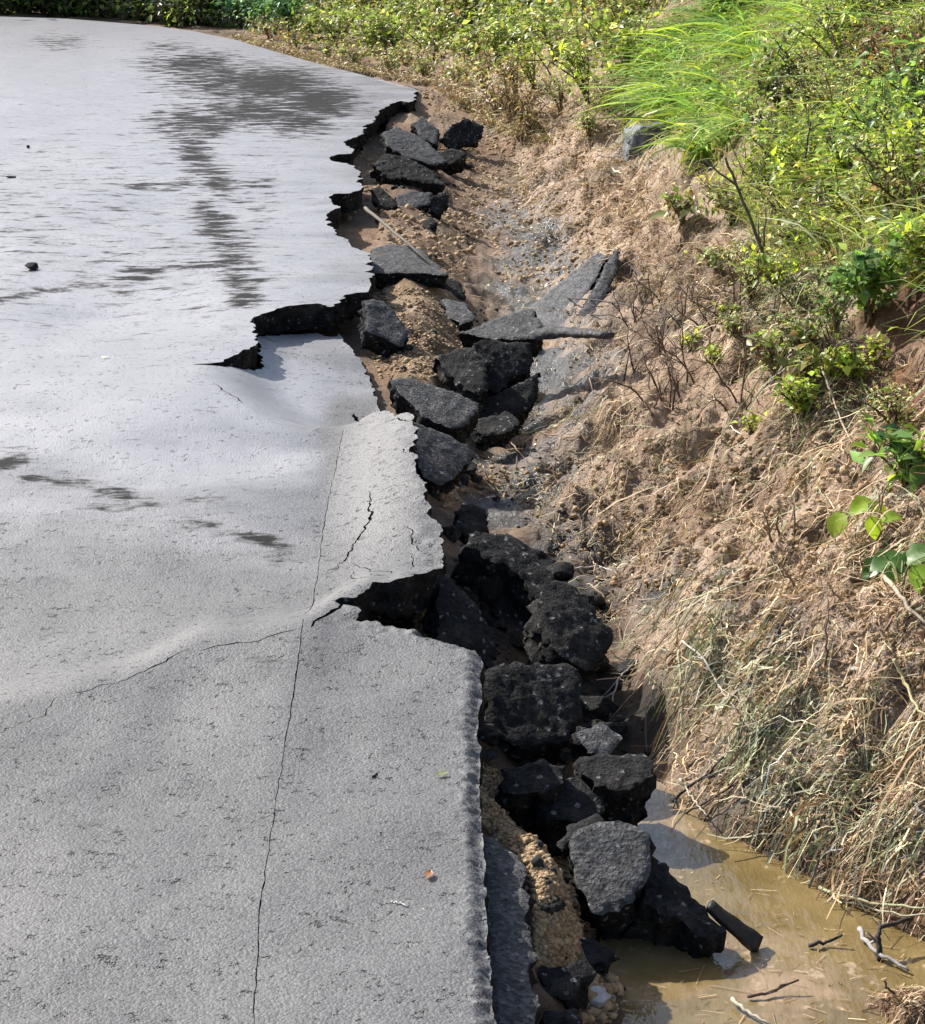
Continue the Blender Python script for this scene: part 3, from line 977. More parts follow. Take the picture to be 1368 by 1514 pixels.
G = 'broken asphalt pieces in the washed out gap'
SL = [
 # far cluster
 ('grey tilted asphalt slab lying below the farthest broken corner', [(565, 197), (590, 186), (620, 200), (648, 222), (663, 238), (640, 243), (600, 230), (572, 215)], -.04, (.25, -.35), .05, M_SLAB),
 ('small grey asphalt slab leaning beside the tan sand heap', [(606, 182), (625, 172), (650, 190), (648, 215), (628, 205)], -.05, (.1, -.6), .05, M_SLAB),
 ('black asphalt slab standing on edge by the tan sand heap', [(648, 205), (662, 186), (690, 176), (718, 186), (704, 210), (668, 220)], -.1, (.0, -1.6), .06, M_SLABD),
 ('black asphalt block half sunk in grey mud under the standing slab', [(640, 225), (668, 218), (690, 226), (684, 238), (655, 240)], -.14, (0, -.6), .09, M_SLABD),
 ('black jagged asphalt lump in the middle of the far pile', [(548, 243), (572, 226), (606, 232), (640, 252), (658, 272), (615, 268), (580, 262)], -.07, (.1, -.5), .08, M_SLABD),
 ('grey broken asphalt piece with brown soil on top, far pile front', [(583, 290), (608, 280), (640, 284), (636, 302), (612, 308), (592, 304)], -.1, (.1, -.5), .05, M_SLAB),
 ('dark asphalt splinter standing at the left of the far pile', [(545, 280), (560, 276), (588, 302), (580, 308), (552, 298)], -.08, (-.3, -.8), .06, M_SLABD),
 ('dark asphalt wedge standing at the right of the far pile', [(638, 292), (660, 282), (664, 300), (650, 318), (636, 312)], -.12, (.2, -1.0), .06, M_SLABD),
 ('small black asphalt lump alone on brown soil before the far pile', [(622, 325), (640, 318), (646, 332), (630, 342)], -.14, (0, -.5), .06, M_SLABD),
 # slab with the stick
 ('flat dark grey asphalt slab with a long stick lying on it', [(548, 366), (580, 358), (622, 366), (645, 388), (662, 406), (610, 402), (550, 402)], -.045, (.05, -.15), .06, M_SLAB),
 ('black asphalt lump at the right foot of the slab with the stick', [(640, 412), (668, 408), (692, 424), (686, 440), (655, 440)], -.17, (.0, -.5), .09, M_SLABD),
 # centre
 ('upright grey asphalt block on tan soil right of the sunken road piece', [(543, 445), (565, 445), (590, 468), (607, 488), (596, 510), (570, 500), (541, 488)], -.03, (.35, -.55), .08, M_SLAB),
 ('grey asphalt slab top with a tan soil streak beside the gutter piece', [(682, 490), (735, 468), (786, 454), (803, 478), (792, 498), (735, 500)], -.07, (-.1, -.35), .08, M_SLAB),
 ('dark speckled asphalt block facing the road below the gutter piece', [(700, 508), (745, 500), (790, 502), (785, 545), (735, 575), (712, 560)], -.10, (.15, -.9), .12, M_SLABD),
 ('speckled asphalt slab half covered with tan soil in the middle', [(640, 525), (700, 512), (725, 530), (722, 575), (700, 580), (660, 548)], -.105, (.12, -.35), .06, M_SLABD),
 ('large grey asphalt slab leaning towards the raised road edge', [(574, 562), (610, 558), (660, 572), (712, 592), (694, 622), (668, 632), (625, 612)], -.05, (.15, -.45), .09, M_SLAB),
 ('black asphalt block deep in the gap behind the grey leaning slab', [(715, 590), (770, 560), (800, 545), (790, 590), (770, 612), (705, 620)], -.2, (.1, -.9), .10, M_SLABD),
 ('dark grey asphalt slab sliding down from the raised road peak', [(608, 622), (640, 632), (692, 655), (702, 672), (680, 700), (650, 715), (628, 706), (612, 668)], -.06, (.55, -.35), .09, M_SLAB),
 # near half
 ('long black asphalt plate curving away behind the notch, upper piece', [(688, 806), (700, 788), (735, 782), (780, 800), (822, 850), (806, 884), (770, 850), (728, 826)], -.03, (.30, -.40), .12, M_SLABD),
 ('black asphalt plate below the curving one, dropping to the dark hollow', [(806, 862), (835, 858), (880, 895), (908, 930), (900, 965), (868, 985), (832, 965), (805, 915)], -.09, (.45, -.45), .12, M_SLABD),
 ('small flat asphalt plate on grey mud behind the gutter panel', [(655, 440), (688, 446), (704, 470), (680, 480), (662, 466)], -.15, (.1, -.2), .05, M_SLAB),
 ('thin black asphalt plate at the foot of the black rubble', [(704, 618), (748, 604), (776, 622), (742, 642), (712, 645)], -.22, (.1, -.3), .05, M_SLABD),
 ('black asphalt fragment at the head of the curving plate', [(668, 752), (700, 738), (728, 752), (720, 780), (690, 790)], -.14, (.2, -.5), .07, M_SLABD),
 ('thin grey asphalt plate resting between the rough block and the hollow', [(858, 1082), (894, 1066), (922, 1090), (905, 1116), (870, 1112)], -.16, (.2, -.4), .05, M_SLAB),
 ('dark asphalt plate leaning in the gap under the curving plate', [(742, 870), (775, 880), (800, 930), (790, 962), (755, 950), (738, 910)], -.17, (.5, -.5), .06, M_SLABD),
 ('black asphalt slab with a grey top edge standing in the notch', [(650, 838), (668, 848), (705, 885), (738, 960), (728, 985), (690, 975), (652, 950)], -.08, (.6, -.6), .07, M_SLABD),
 ('rough black asphalt block just right of the near road corner', [(722, 985), (790, 972), (862, 985), (868, 1030), (840, 1090), (760, 1100), (722, 1070)], -.1, (.25, -.7), .16, M_SLABD),
 ('rounded black asphalt block left in the row of two', [(738, 1130), (800, 1118), (838, 1128), (835, 1150), (800, 1172), (745, 1165)], -.13, (.0, -.4), .12, M_SLABD),
 ('square black asphalt block at the head of the muddy water', [(850, 1118), (900, 1106), (955, 1112), (972, 1150), (930, 1162), (880, 1160)], -.14, (.05, -.35), .12, M_SLABD),
 ('black asphalt rubble between the two blocks and the large block', [(800, 1170), (850, 1150), (892, 1172), (890, 1200), (850, 1215), (812, 1205)], -.18, (.1, -.5), .12, M_SLABD),
 ('large grey topped asphalt block tilted at the edge of the muddy water', [(850, 1232), (880, 1216), (925, 1214), (958, 1230), (960, 1300), (915, 1345), (880, 1345), (852, 1310)], -.13, (-.12, -.75), .16, M_SLAB),
 ('low black asphalt wedge reaching into the muddy water', [(955, 1262), (985, 1278), (1040, 1330), (1074, 1370), (1050, 1385), (990, 1352), (950, 1330)], -.19, (.25, -.5), .13, M_SLABD),
 ('thin curled asphalt flake behind the large tilted block', [(818, 1240), (850, 1214), (885, 1200), (892, 1210), (862, 1228), (835, 1250)], -.10, (-.3, -.3), .02, M_SLABD),
 ('long dropped asphalt strip along the near road edge', [(712, 1228), (740, 1240), (768, 1262), (780, 1300), (786, 1400), (800, 1514), (812, 1640), (742, 1640), (728, 1514), (720, 1400), (714, 1310)], -.07, (.1, -.03), .08, M_SLAB),
 ('small black asphalt piece on crumbly soil by the dropped strip', [(832, 1378), (856, 1376), (905, 1398), (900, 1416), (868, 1412)], -.2, (.1, -.4), .05, M_SLABD),
 ('black asphalt block near the bottom beside the dropped strip', [(802, 1424), (868, 1416), (872, 1440), (850, 1470), (808, 1470)], -.15, (.1, -.4), .13, M_SLABD),
 ('lowest black asphalt block at the bottom below the dropped strip', [(806, 1492), (850, 1482), (866, 1510), (870, 1570), (812, 1580)], -.17, (.1, -.3), .12, M_SLABD),
]
for lab, px, z, lean, th, mt in SL:
    slab('asphalt_slab', lab, px, z, lean, th, mt, group=G, jag=0.008 if mt is M_SLAB else 0.010, amp=0.005 if mt is M_SLAB else 0.0085)


def strip_solid(name, label, path, prof, mat, cat, up=(0, 0, 1), amp=0.006, group=None, close=True):
    """sweep a closed profile (list of (side, up)) along a world path with per-point scale"""
    path = np.asarray(path, float)
    prof = np.asarray(prof, float)
    t = np.gradient(path[:, :3], axis=0); t /= np.linalg.norm(t, axis=1)[:, None]
    upv = np.asarray(up, float)
    s = np.cross(t, upv); s /= np.linalg.norm(s, axis=1)[:, None]
    u = np.cross(s, t)
    sc = path[:, 3] if path.shape[1] > 3 else np.ones(len(path))
    n, m = len(path), len(prof)
    V = (path[:, None, :3] + (s[:, None] * prof[None, :, :1] + u[:, None] * prof[None, :, 1:2]) * sc[:, None, None]).reshape(-1, 3)
    c = path[:, :3].mean(0)
    seed = sum(map(ord, label)) % 991
    for k in range(3):
        V[:, k] += amp * (fbm((V + seed) * 14, 2, seed + 13 * k) + .5 * fbm((V + seed) * 50, 3, seed + 13 * k) - .5 * np.abs(fbm((V + seed) * 30, 2, seed + 5 + 13 * k)))
    F = [(i * m + j, i * m + (j + 1) % m, (i + 1) * m + (j + 1) % m, (i + 1) * m + j) for i in range(n - 1) for j in range(m)]
    F += [tuple(range(m))[::-1], tuple((n - 1) * m + j for j in range(m))]
    o = link(name, new_mesh(name, V - c, F, mat, None, True), None, c)
    return tag(o, label, cat, group)


# gutter-shaped slab: a pale panel and a rolled lip with a groove between
def dens(px, z, n=22):
    a = np.array(px, float)
    q = P(a[:, 0], a[:, 1], np.array(z, float))
    return resample3(q, n)


def resample3(q, n):
    seg = np.linalg.norm(np.diff(q, axis=0), axis=1); cum = np.concatenate([[0], np.cumsum(seg)])
    s = np.linspace(0, cum[-1], n)
    return np.stack([np.interp(s, cum, q[:, k]) for k in range(q.shape[1])], -1)


gz0 = hit(845, 428, .13)[0][2]
slab('asphalt_slab', 'pale flat asphalt panel lying up the bank beside the rolled lip', [(785, 452), (830, 414), (882, 371), (897, 377), (876, 420), (850, 466), (815, 482)], gz0, (-.25, -.45), .06, M_SLABL, amp=.003, group=G, jag=.005)
gz1 = hit(882, 430, .12)[0][2]
slab('asphalt_slab', 'rolled grey asphalt lip along the pale panel on the bank', [(899, 386), (916, 366), (913, 397), (895, 438), (874, 482), (843, 488), (853, 470), (880, 424)], gz1, (.35, -.45), .07, M_SLABL, amp=.004, group=G, jag=.005, bend=(-.02, 0))
gp2 = dens([(790, 496), (830, 490), (860, 492), (900, 494)], [-.1, -.07, -.04, .0], 26)
ring = [(.036 * math.cos(a), .017 * math.copysign(abs(math.sin(a)) ** .6, math.sin(a))) for a in np.linspace(0, 2 * math.pi, 12, endpoint=False)]
strip_solid('asphalt_slab', 'rounded grey asphalt lip running from the rubble to the bank', np.column_stack([gp2, np.linspace(1.15, .8, len(gp2))]), ring, M_SLAB, 'asphalt slab', (0, 0, 1), 0.006, G)


def arch_block():
    px = [(690, 800), (720, 796), (770, 815), (815, 860), (845, 905), (870, 945)]
    path = dens(px, [-.10, -.06, -.05, -.08, -.12, -.2], 100)
    w = np.interp(np.linspace(0, 1, len(path)), [0, .15, .5, .85, 1], [.55, .9, 1.1, 1.2, .7])
    pr = []
    for a in np.linspace(0, 2 * math.pi, 64, endpoint=False):
        c, s = math.cos(a), math.sin(a)
        pr.append((.065 * math.copysign(abs(c) ** .6, c), .060 * math.copysign(abs(s) ** .6, s) - .02))
    strip_solid('asphalt_slab', 'long arched black asphalt block behind the notch', np.column_stack([path, w]), pr, M_SLABD, 'asphalt slab', (0.3, -0.2, 1), 0.009, G)




# ------------------------------------------------------------------ loose stones, clods
ICO_V, ICO_F = None, None


def ico(sub=2):
    import bmesh
    bm = bmesh.new()
    bmesh.ops.create_icosphere(bm, subdivisions=sub, radius=1.0)
    v = np.array([tuple(q.co) for q in bm.verts]); f = np.array([[q.index for q in fc.verts] for fc in bm.faces])
    bm.free()
    return v, f


ICO3 = ico(4); ICO1 = ico(1)


def rock(name, label, cat, pos, size, mat, seed=1, rot=0.0, amp=0.25, group=None, sharp=0.0):
    v, f = ICO3
    V = v.copy()
    r = 1 + amp * fbm(V * 1.6 + seed, 4, seed)
    V = V * r[:, None]
    rng = np.random.default_rng(seed)
    for k in range(12):                                   # flat broken faces
        d = rng.normal(size=3); d /= np.linalg.norm(d)
        h = V @ d
        lim = rng.uniform(.45, .8)
        V -= np.outer(np.maximum(h - lim, 0), d) * .9
    V = V * (1 + .05 * fbm(V * 5 + seed, 3, seed + 3) - .05 * np.abs(fbm(V * 11 + seed, 2, seed + 8)))[:, None]
    V = V * np.array(size)
    c, s = math.cos(rot), math.sin(rot)
    V = np.column_stack([V[:, 0] * c - V[:, 1] * s, V[:, 0] * s + V[:, 1] * c, V[:, 2]])
    return tag(link(name, new_mesh(name, V, f, mat, None, True), None, pos), label, cat, group)


for (u, v, w, lab, mt, zz) in [
    (1265, 988, .011, 'small pale grey stone sitting on straw high on the near bank', M_STONE, None),
    (1240, 1258, .017, 'rounded pinkish pale stone in dark mud near the water', M_STONE, None),
    (1322, 905, .02, 'pale tan stone below the dark green broad leaves', M_STONEB, None),
    (1142, 780, .03, 'flat tan stone half buried in the middle of the bank', M_STONEB, None),
    (728, 636, .022, 'brown stone at the ditch edge right of the sliding slab', M_STONEB, None),
    (800, 588, .035, 'yellowish brown stone at the foot of the black rubble', M_STONEB, None),
    (654, 132, .09, 'long pale flat stone at the far end of the ditch', M_STONE, None),
    (708, 145, .09, 'white topped flat stone right of the tan sand heap', M_STONE, None),
    (802, 306, .03, 'pale grey angular stone in brown mud on the far bank', M_STONE, None),
    (690, 531, .010, 'white pebble on the speckled slab in the middle', M_STONE, -.09),
    (880, 1478, .035, 'grey mud coated stone at the bottom edge of the water', M_STONE, None),
    (866, 1452, .018, 'small tan stone between the black block and the water', M_STONEB, None)]:
    p = hit(u, v)[0] if zz is None else P(u, v, zz)
    rock('stone', lab, 'stone', p, (w, w * .8, w * .55), mt, int(u), random.uniform(0, 3), .2)
LUMPS = [(700, 800, .05), (668, 800, .04), (750, 930, .05), (700, 1000, .045), (730, 870, .04), (880, 900, .05), (870, 990, .06), (880, 1060, .06), (850, 1110, .05), (720, 1100, .045), (905, 1095, .045), (780, 1110, .05), (720, 1130, .03), (930, 1000, .045),
        (690, 700, .05), (660, 730, .04), (745, 600, .06), (640, 590, .04), (690, 640, .04), (770, 560, .05), (610, 215, .05), (600, 262, .06), (570, 310, .04), (690, 250, .05), (560, 330, .03), (600, 520, .03), (640, 420, .04), (815, 1350, .03), (900, 1430, .03), (840, 1490, .03), (760, 1200, .028), (830, 860, .06)]
gap_px = [(q[0], q[1], random.uniform(.016, .036)) for q in px_in([(560, 190), (660, 200), (680, 250), (660, 330), (570, 330), (550, 280)], 14)]
gap_px += [(q[0], q[1], random.uniform(.016, .034)) for q in px_in([(600, 520), (700, 490), (800, 500), (790, 610), (700, 720), (640, 720), (690, 600)], 14)]
gap_px += [(q[0], q[1], random.uniform(.016, .036)) for q in px_in([(650, 790), (760, 800), (930, 980), (970, 1180), (900, 1220), (800, 1200), (720, 1120), (720, 1000), (660, 930)], 34)]
for k, (u, v, w) in enumerate(LUMPS + gap_px):
    rock('asphalt_lump', 'small black asphalt lump in the broken gap', 'asphalt lump', hit(u, v)[0] + np.array([0, .02, w * .3]), (w, w * random.uniform(.7, 1.2), w * random.uniform(.4, .7)), M_SLABD, 300 + k, k * 1.3, .2, 'small asphalt lumps in the gaps')
p = hit(948, 232)[0]
rock('rock_outcrop', 'dark blue grey rock outcrop under the bright grass', 'rock', p + np.array([0, .05, .0]), (.17, .2, .15), M_SHALE, 5, .3, .45)


def clods(name, label, pts, size, cols, kindlabel):
    v, f = ICO1
    n = len(pts)
    jit = 1 + 0.75 * (RNG.random((n, len(v), 1)) - .5)
    sz = size[:, None, None] * np.stack([RNG.uniform(.8, 1.2, n), RNG.uniform(.8, 1.2, n), RNG.uniform(.6, 1, n)], -1)[:, None, :]
    V = (v[None] * jit * sz + pts[:, None, :]).reshape(-1, 3)
    F = (f[None] + (np.arange(n) * len(v))[:, None, None]).reshape(-1, 3)
    C = np.repeat(cols, len(v), 0)
    o = link(name, new_mesh(name, V, F, M_CLOD, None, False, {'col': C}))
    return tag(o, label, kindlabel, None, 'stuff')


zones = [([(705, 1120), (735, 1140), (745, 1180), (850, 1200), (845, 1300), (870, 1360), (850, 1420), (795, 1440), (780, 1280), (710, 1220)], 5200, .0034),
         ([(545, 420), (640, 430), (700, 500), (700, 560), (560, 560), (545, 500)], 1600, .0052), ([(600, 780), (650, 770), (650, 960), (560, 940)], 900, .0035),
         ([(490, 200), (560, 180), (560, 290), (500, 340)], 250, .012), ([(545, 300), (720, 320), (690, 400), (560, 370)], 350, .010),
         ([(600, 130), (720, 140), (770, 240), (720, 340), (650, 330), (640, 200)], 1100, .0075), ([(860, 1430), (960, 1440), (900, 1514), (860, 1514)], 160, .007), ([(640, 700), (760, 680), (700, 760), (660, 760)], 160, .006),
         ([(720, 700), (1368, 560), (1368, 900), (900, 880)], 2200, .0055), ([(900, 180), (700, 200), (740, 420), (900, 420)], 1200, .008), ([(980, 900), (1368, 900), (1368, 1300), (1150, 1200)], 1600, .0045)]
cp, cs, cc = [], [], []
for poly, n, s in zones:
    q = px_in(poly, n)
    h = hit(q[:, 0], q[:, 1])
    cp.append(h); cs.append(s * np.minimum(RNG.lognormal(-.25, .6, n), 2.0))
    k = RNG.random((n, 1))
    cc.append(np.array([.25, .16, .08]) * (1 - k) + np.array([.46, .33, .185]) * k)
clods('soil_clods', 'crumbly brown soil clods scattered over the washed out shoulder', np.vstack(cp), np.concatenate(cs), np.vstack(cc), 'soil')
q = px_in([(540, 180), (720, 180), (700, 420), (800, 520), (800, 620), (900, 900), (980, 1180), (1080, 1400), (860, 1514), (800, 1300), (720, 1100), (650, 900), (650, 760), (600, 560), (540, 400)], 900)
h = hit(q[:, 0], q[:, 1])
k = RNG.random((900, 1))
clods('asphalt_crumbs', 'black asphalt crumbs lying among the broken slabs', h, .0045 * RNG.lognormal(0, .6, 900), .010 + .02 * k * np.ones((1, 3)), 'crumbs')


# ------------------------------------------------------------------ blades, leaves, twigs
def ribbons(paths, widths, cols, nvec=None):
    """paths (n,k,3), widths (n,k) -> V,F,C flat ribbons"""
    n, k, _ = paths.shape
    t = np.gradient(paths, axis=1); t /= np.maximum(np.linalg.norm(t, axis=2, keepdims=True), 1e-9)
    if nvec is None:
        nvec = np.array([0, 0, 1.0]) + RNG.normal(0, .5, (n, 1, 3))
    s = np.cross(t, nvec); s /= np.maximum(np.linalg.norm(s, axis=2, keepdims=True), 1e-9)
    a = paths + s * widths[..., None] / 2; b = paths - s * widths[..., None] / 2
    V = np.stack([a, b], 2).reshape(-1, 3)
    i = (np.arange(n)[:, None] * 2 * k + np.arange(k - 1)[None, :] * 2).ravel()
    F = np.column_stack([i, i + 1, i + 3, i + 2])
    return V, F, np.repeat(cols, 2 * k, 0)


def tubes(paths, radii, cols, sides=5):
    Vs, Fs, Cs = [], [], []
    base = 0
    for p, r, c in zip(paths, radii, cols):
        p = np.asarray(p, float); k = len(p)
        t = np.gradient(p, axis=0); t /= np.maximum(np.linalg.norm(t, axis=1)[:, None], 1e-9)
        ref = np.array([0.3, 0.2, 1.0]) if abs(t[0][2]) < .8 else np.array([1.0, .2, 0])
        s = np.cross(t, ref); s /= np.maximum(np.linalg.norm(s, axis=1)[:, None], 1e-9)
        u = np.cross(s, t)
        an = np.linspace(0, 2 * math.pi, sides, endpoint=False)
        r = np.broadcast_to(r, (k,))
        V = p[:, None] + r[:, None, None] * (np.cos(an)[None, :, None] * s[:, None] + np.sin(an)[None, :, None] * u[:, None])
        Vs.append(V.reshape(-1, 3))
        for i in range(k - 1):
            for j in range(sides):
                Fs.append((base + i * sides + j, base + i * sides + (j + 1) % sides, base + (i + 1) * sides + (j + 1) % sides, base + (i + 1) * sides + j))
        Fs.append(tuple(base + j for j in range(sides))[::-1]); Fs.append(tuple(base + (k - 1) * sides + j for j in range(sides)))
        Cs.append(np.tile(c, (k * sides, 1)))
        base += k * sides
    return np.vstack(Vs), Fs, np.vstack(Cs)


def leaf_cloud(pos, direc, normal, length, width, cols):
    """six-point folded leaves; arrays of n"""
    n = len(pos)
    d = direc / np.linalg.norm(direc, axis=1)[:, None]
    s = np.cross(d, normal); s /= np.maximum(np.linalg.norm(s, axis=1)[:, None], 1e-9)
    u = np.cross(s, d)
    L = length[:, None]; Wd = width[:, None]
    b = pos
    m = pos + d * L * .5 - u * L * .05
    tip = pos + d * L - u * L * .2
    l1 = pos + d * L * .42 + s * Wd * .5 + u * Wd * .14
    r1 = pos + d * L * .42 - s * Wd * .5 + u * Wd * .14
    V = np.stack([b, l1, tip, r1, m], 1).reshape(-1, 3)
    i = np.arange(n) * 5
    F = np.concatenate([np.column_stack([i, i + 4, i + 1]), np.column_stack([i + 1, i + 4, i + 2]), np.column_stack([i, i + 3, i + 4]), np.column_stack([i + 3, i + 2, i + 4])])
    return V, F, np.repeat(cols, 5, 0)


def pick(pal, n, spread=.25):
    pal = np.array(pal, float)
    c = pal[RNG.integers(0, len(pal), n)]
    return np.clip(c * RNG.lognormal(0, spread, (n, 1)), 0, .9)


# palettes (linear base colours)
P_OLIVE = [(.16, .23, .05), (.20, .27, .06), (.28, .32, .08), (.11, .14, .045), (.33, .31, .12), (.26, .18, .10), (.34, .37, .20), (.40, .42, .24), (.20, .13, .07)]
P_LIME = [(.27, .36, .045), (.36, .41, .05), (.20, .28, .04), (.42, .40, .09)]
P_GREEN = [(.12, .22, .06), (.17, .29, .08), (.23, .35, .09), (.10, .18, .08), (.30, .38, .12)]
P_TEAL = [(.10, .22, .12), (.14, .29, .15), (.08, .17, .08), (.20, .32, .17)]
P_DARK = [(.03, .045, .015), (.045, .06, .02), (.06, .055, .025), (.09, .075, .03)]
P_RUST = [(.22, .10, .05), (.28, .15, .08), (.15, .07, .04), (.22, .18, .08)]
P_GRASS = [(.18, .34, .06), (.25, .42, .08), (.31, .48, .12), (.13, .25, .06), (.38, .46, .13)]
P_STRAW = [(.44, .32, .18), (.38, .26, .15), (.28, .18, .10), (.52, .42, .27), (.22, .12, .06)]
P_GSTRAW = [(.22, .24, .12), (.30, .31, .17), (.14, .16, .08), (.42, .40, .27), (.08, .085, .07)]


P_OLIVE = [tuple(1.15 * q for q in c) for c in P_OLIVE]
P_LIME = [tuple(1.12 * q for q in c) for c in P_LIME]


def bush(name, label, cat, base, h, r, nl, leaf, pal, group=None, stems=5, lean=(0, 0), shape=1.0, stemcol=(.10, .07, .04), spread=.28, wl=.55):
    root = empty(name, base)
    tag(root, label, cat, group)
    ps, rs = [], []
    for k in range(stems):
        a = RNG.uniform(0, 2 * math.pi); rr = r * RNG.uniform(.2, .9)
        tip = np.array([rr * math.cos(a) + lean[0] * h, rr * math.sin(a) + lean[1] * h, h * RNG.uniform(.65, 1.0)])
        n = 8; t = np.linspace(0, 1, n)[:, None]
        p = tip * t + np.array([0, 0, 1]) * (h * .15 * np.sin(t * math.pi)) + RNG.normal(0, .02 * h, (n, 3)) * t
        p[0] = (RNG.uniform(-.02, .02), RNG.uniform(-.02, .02), -.03)
        ps.append(p); rs.append(np.linspace(.008, .0025, n) * (0.5 + h))
        for b in range(4):
            j = RNG.integers(2, 7)
            e = p[j] + RNG.normal(0, .25, 3) * r + np.array([0, 0, .15 * h])
            q = p[j] + (e - p[j]) * np.linspace(0, 1, 5)[:, None] + RNG.normal(0, .01, (5, 3)) * h
            q[0] = p[j]
            ps.append(q); rs.append(np.linspace(.004, .0015, 5) * (0.5 + h))
    V, F, C = tubes(ps, rs, [np.array(stemcol) * random.uniform(.7, 1.3) for _ in ps], 4)
    link('stem', new_mesh('stem', V, F, M_BARK, None, True, {'col': C}), root)
    # leaves gather in clumps on the twigs
    nodes = np.vstack([p[1:] for p in ps])
    sel = nodes[RNG.integers(0, len(nodes), nl)]
    pos = sel + RNG.normal(0, 1, (nl, 3)) * np.array([.20 * r, .20 * r, .12 * h]) + np.array([0, 0, 1]) * RNG.uniform(-.02, .06, (nl, 1)) * h
    pos[:, 2] = np.abs(pos[:, 2]) + .005
    d = RNG.normal(0, 1, (nl, 3)); d[:, 2] = d[:, 2] * .6 - .1
    d += .6 * (pos - np.array([0, 0, h * .4])) / max(h, r)
    nv = RNG.normal(0, .45, (nl, 3)) + np.array([0, -.15, 1.0])
    L = leaf * RNG.lognormal(0, .3, nl)
    # leaves of one twig share a tint
    tint = pick(pal, nl, spread)
    V, F, C = leaf_cloud(pos, d, nv, L, L * wl, tint)
    link('foliage', new_mesh('foliage', V, F, M_LEAF, None, False, {'col': C}), root)
    return root


# -- far band beyond the road bend
def far_band():
    spots = []
    for (u, v) in [(30, 16), (75, 17), (120, 18), (165, 20), (205, 22), (245, 27), (40, 5), (110, 6), (180, 8)]:
        spots.append((u, v, 'dark'))
    for (u, v) in [(285, 32), (320, 38), (355, 42), (395, 48), (430, 55), (330, 20), (380, 25)]:
        spots.append((u, v, 'teal'))
    for (u, v) in [(425, 30), (455, 60), (500, 65), (545, 78), (590, 85), (640, 92), (690, 98), (735, 95), (480, 35), (530, 45), (580, 52), (630, 60), (680, 66), (730, 68), (775, 75), (820, 90), (500, 10), (560, 20), (620, 28), (690, 38), (745, 42), (800, 50), (850, 60), (860, 100), (640, 2), (720, 10), (800, 15), (870, 20), (900, 75), (910, 120), (930, 40)]:
        spots.append((u, v, 'olive'))
    for (u, v) in [(400, 58), (440, 72), (480, 84), (525, 95), (575, 106), (625, 114), (675, 124), (715, 132), (750, 130), (600, 98), (700, 112)]:
        spots.append((u, v, 'verge'))
    for (u, v) in [(560, 35), (665, 55), (700, 25), (760, 20), (885, 45), (905, 10)]:
        spots.append((u, v, 'rust'))
    for u in range(-10, 300, 24):
        spots.append((u + random.uniform(-6, 6), np.interp(u, [0, 100, 160, 230, 300], [19, 22, 26, 32, 40]), 'low'))
    d = {'low': (P_DARK + P_OLIVE[:3], 'low dark weed at the foot of the far hedge', 'low weeds at the foot of the far hedge', .22, .42, 520, .06, .5),
         'verge': (P_OLIVE + P_STRAW[:2] + P_RUST[:1], 'low straw and olive weed along the far verge', 'low weeds along the far verge', .14, .26, 330, .034, .45),
         'dark': (P_DARK, 'dark hedge shrub beyond the far bend of the road', 'dark hedge shrubs beyond the bend', .9, .55, 620, .075, .45),
         'teal': (P_TEAL + P_GREEN[:2], 'blue green leafy shrub where the road bends away', 'blue green shrubs at the bend', .45, .4, 620, .06, .5),
         'olive': (P_OLIVE + P_LIME[:2] + P_OLIVE[:3], 'olive leafy weed shrub on the bank beyond the gap', 'olive weed shrubs on the far bank', .30, .34, 560, .042, .6),
         'rust': (P_RUST + P_OLIVE[:2], 'rusty brown withered shrub among olive weeds on the far bank', 'withered shrubs on the far bank', .32, .32, 420, .042, .6)}
    for (u, v, k) in spots:
        pal, lab, grp, h, r, nl, lf, wl_ = d[k]
        p = hit(u, v)[0]
        s = random.uniform(.8, 1.25)
        bush('hedge_shrub' if k == 'dark' else 'shrub', lab, 'shrub', p, h * s, r * s, nl, lf, pal, grp, 5, (0, 0), 1, (.09, .065, .04), .3, wl_)


far_band()
# tall hedge mostly above the frame, added to darken what the road reflects
for k in range(14):
    x = -13 + k * 1.0; y = 23.0 + random.uniform(-.3, 1.2) - max(0, x + 3) * .55
    p = np.array([x, y, float(gz_at(np.array([[x, y]]))[0])])
    bush('hedge_shrub', 'added tall hedge shrub behind the bend, darkening the road reflection', 'shrub', p, 1.9 * random.uniform(.8, 1.2), .8, 1500, .16, P_DARK + P_OLIVE[:2], 'added hedge shrubs for dark reflections', 6)

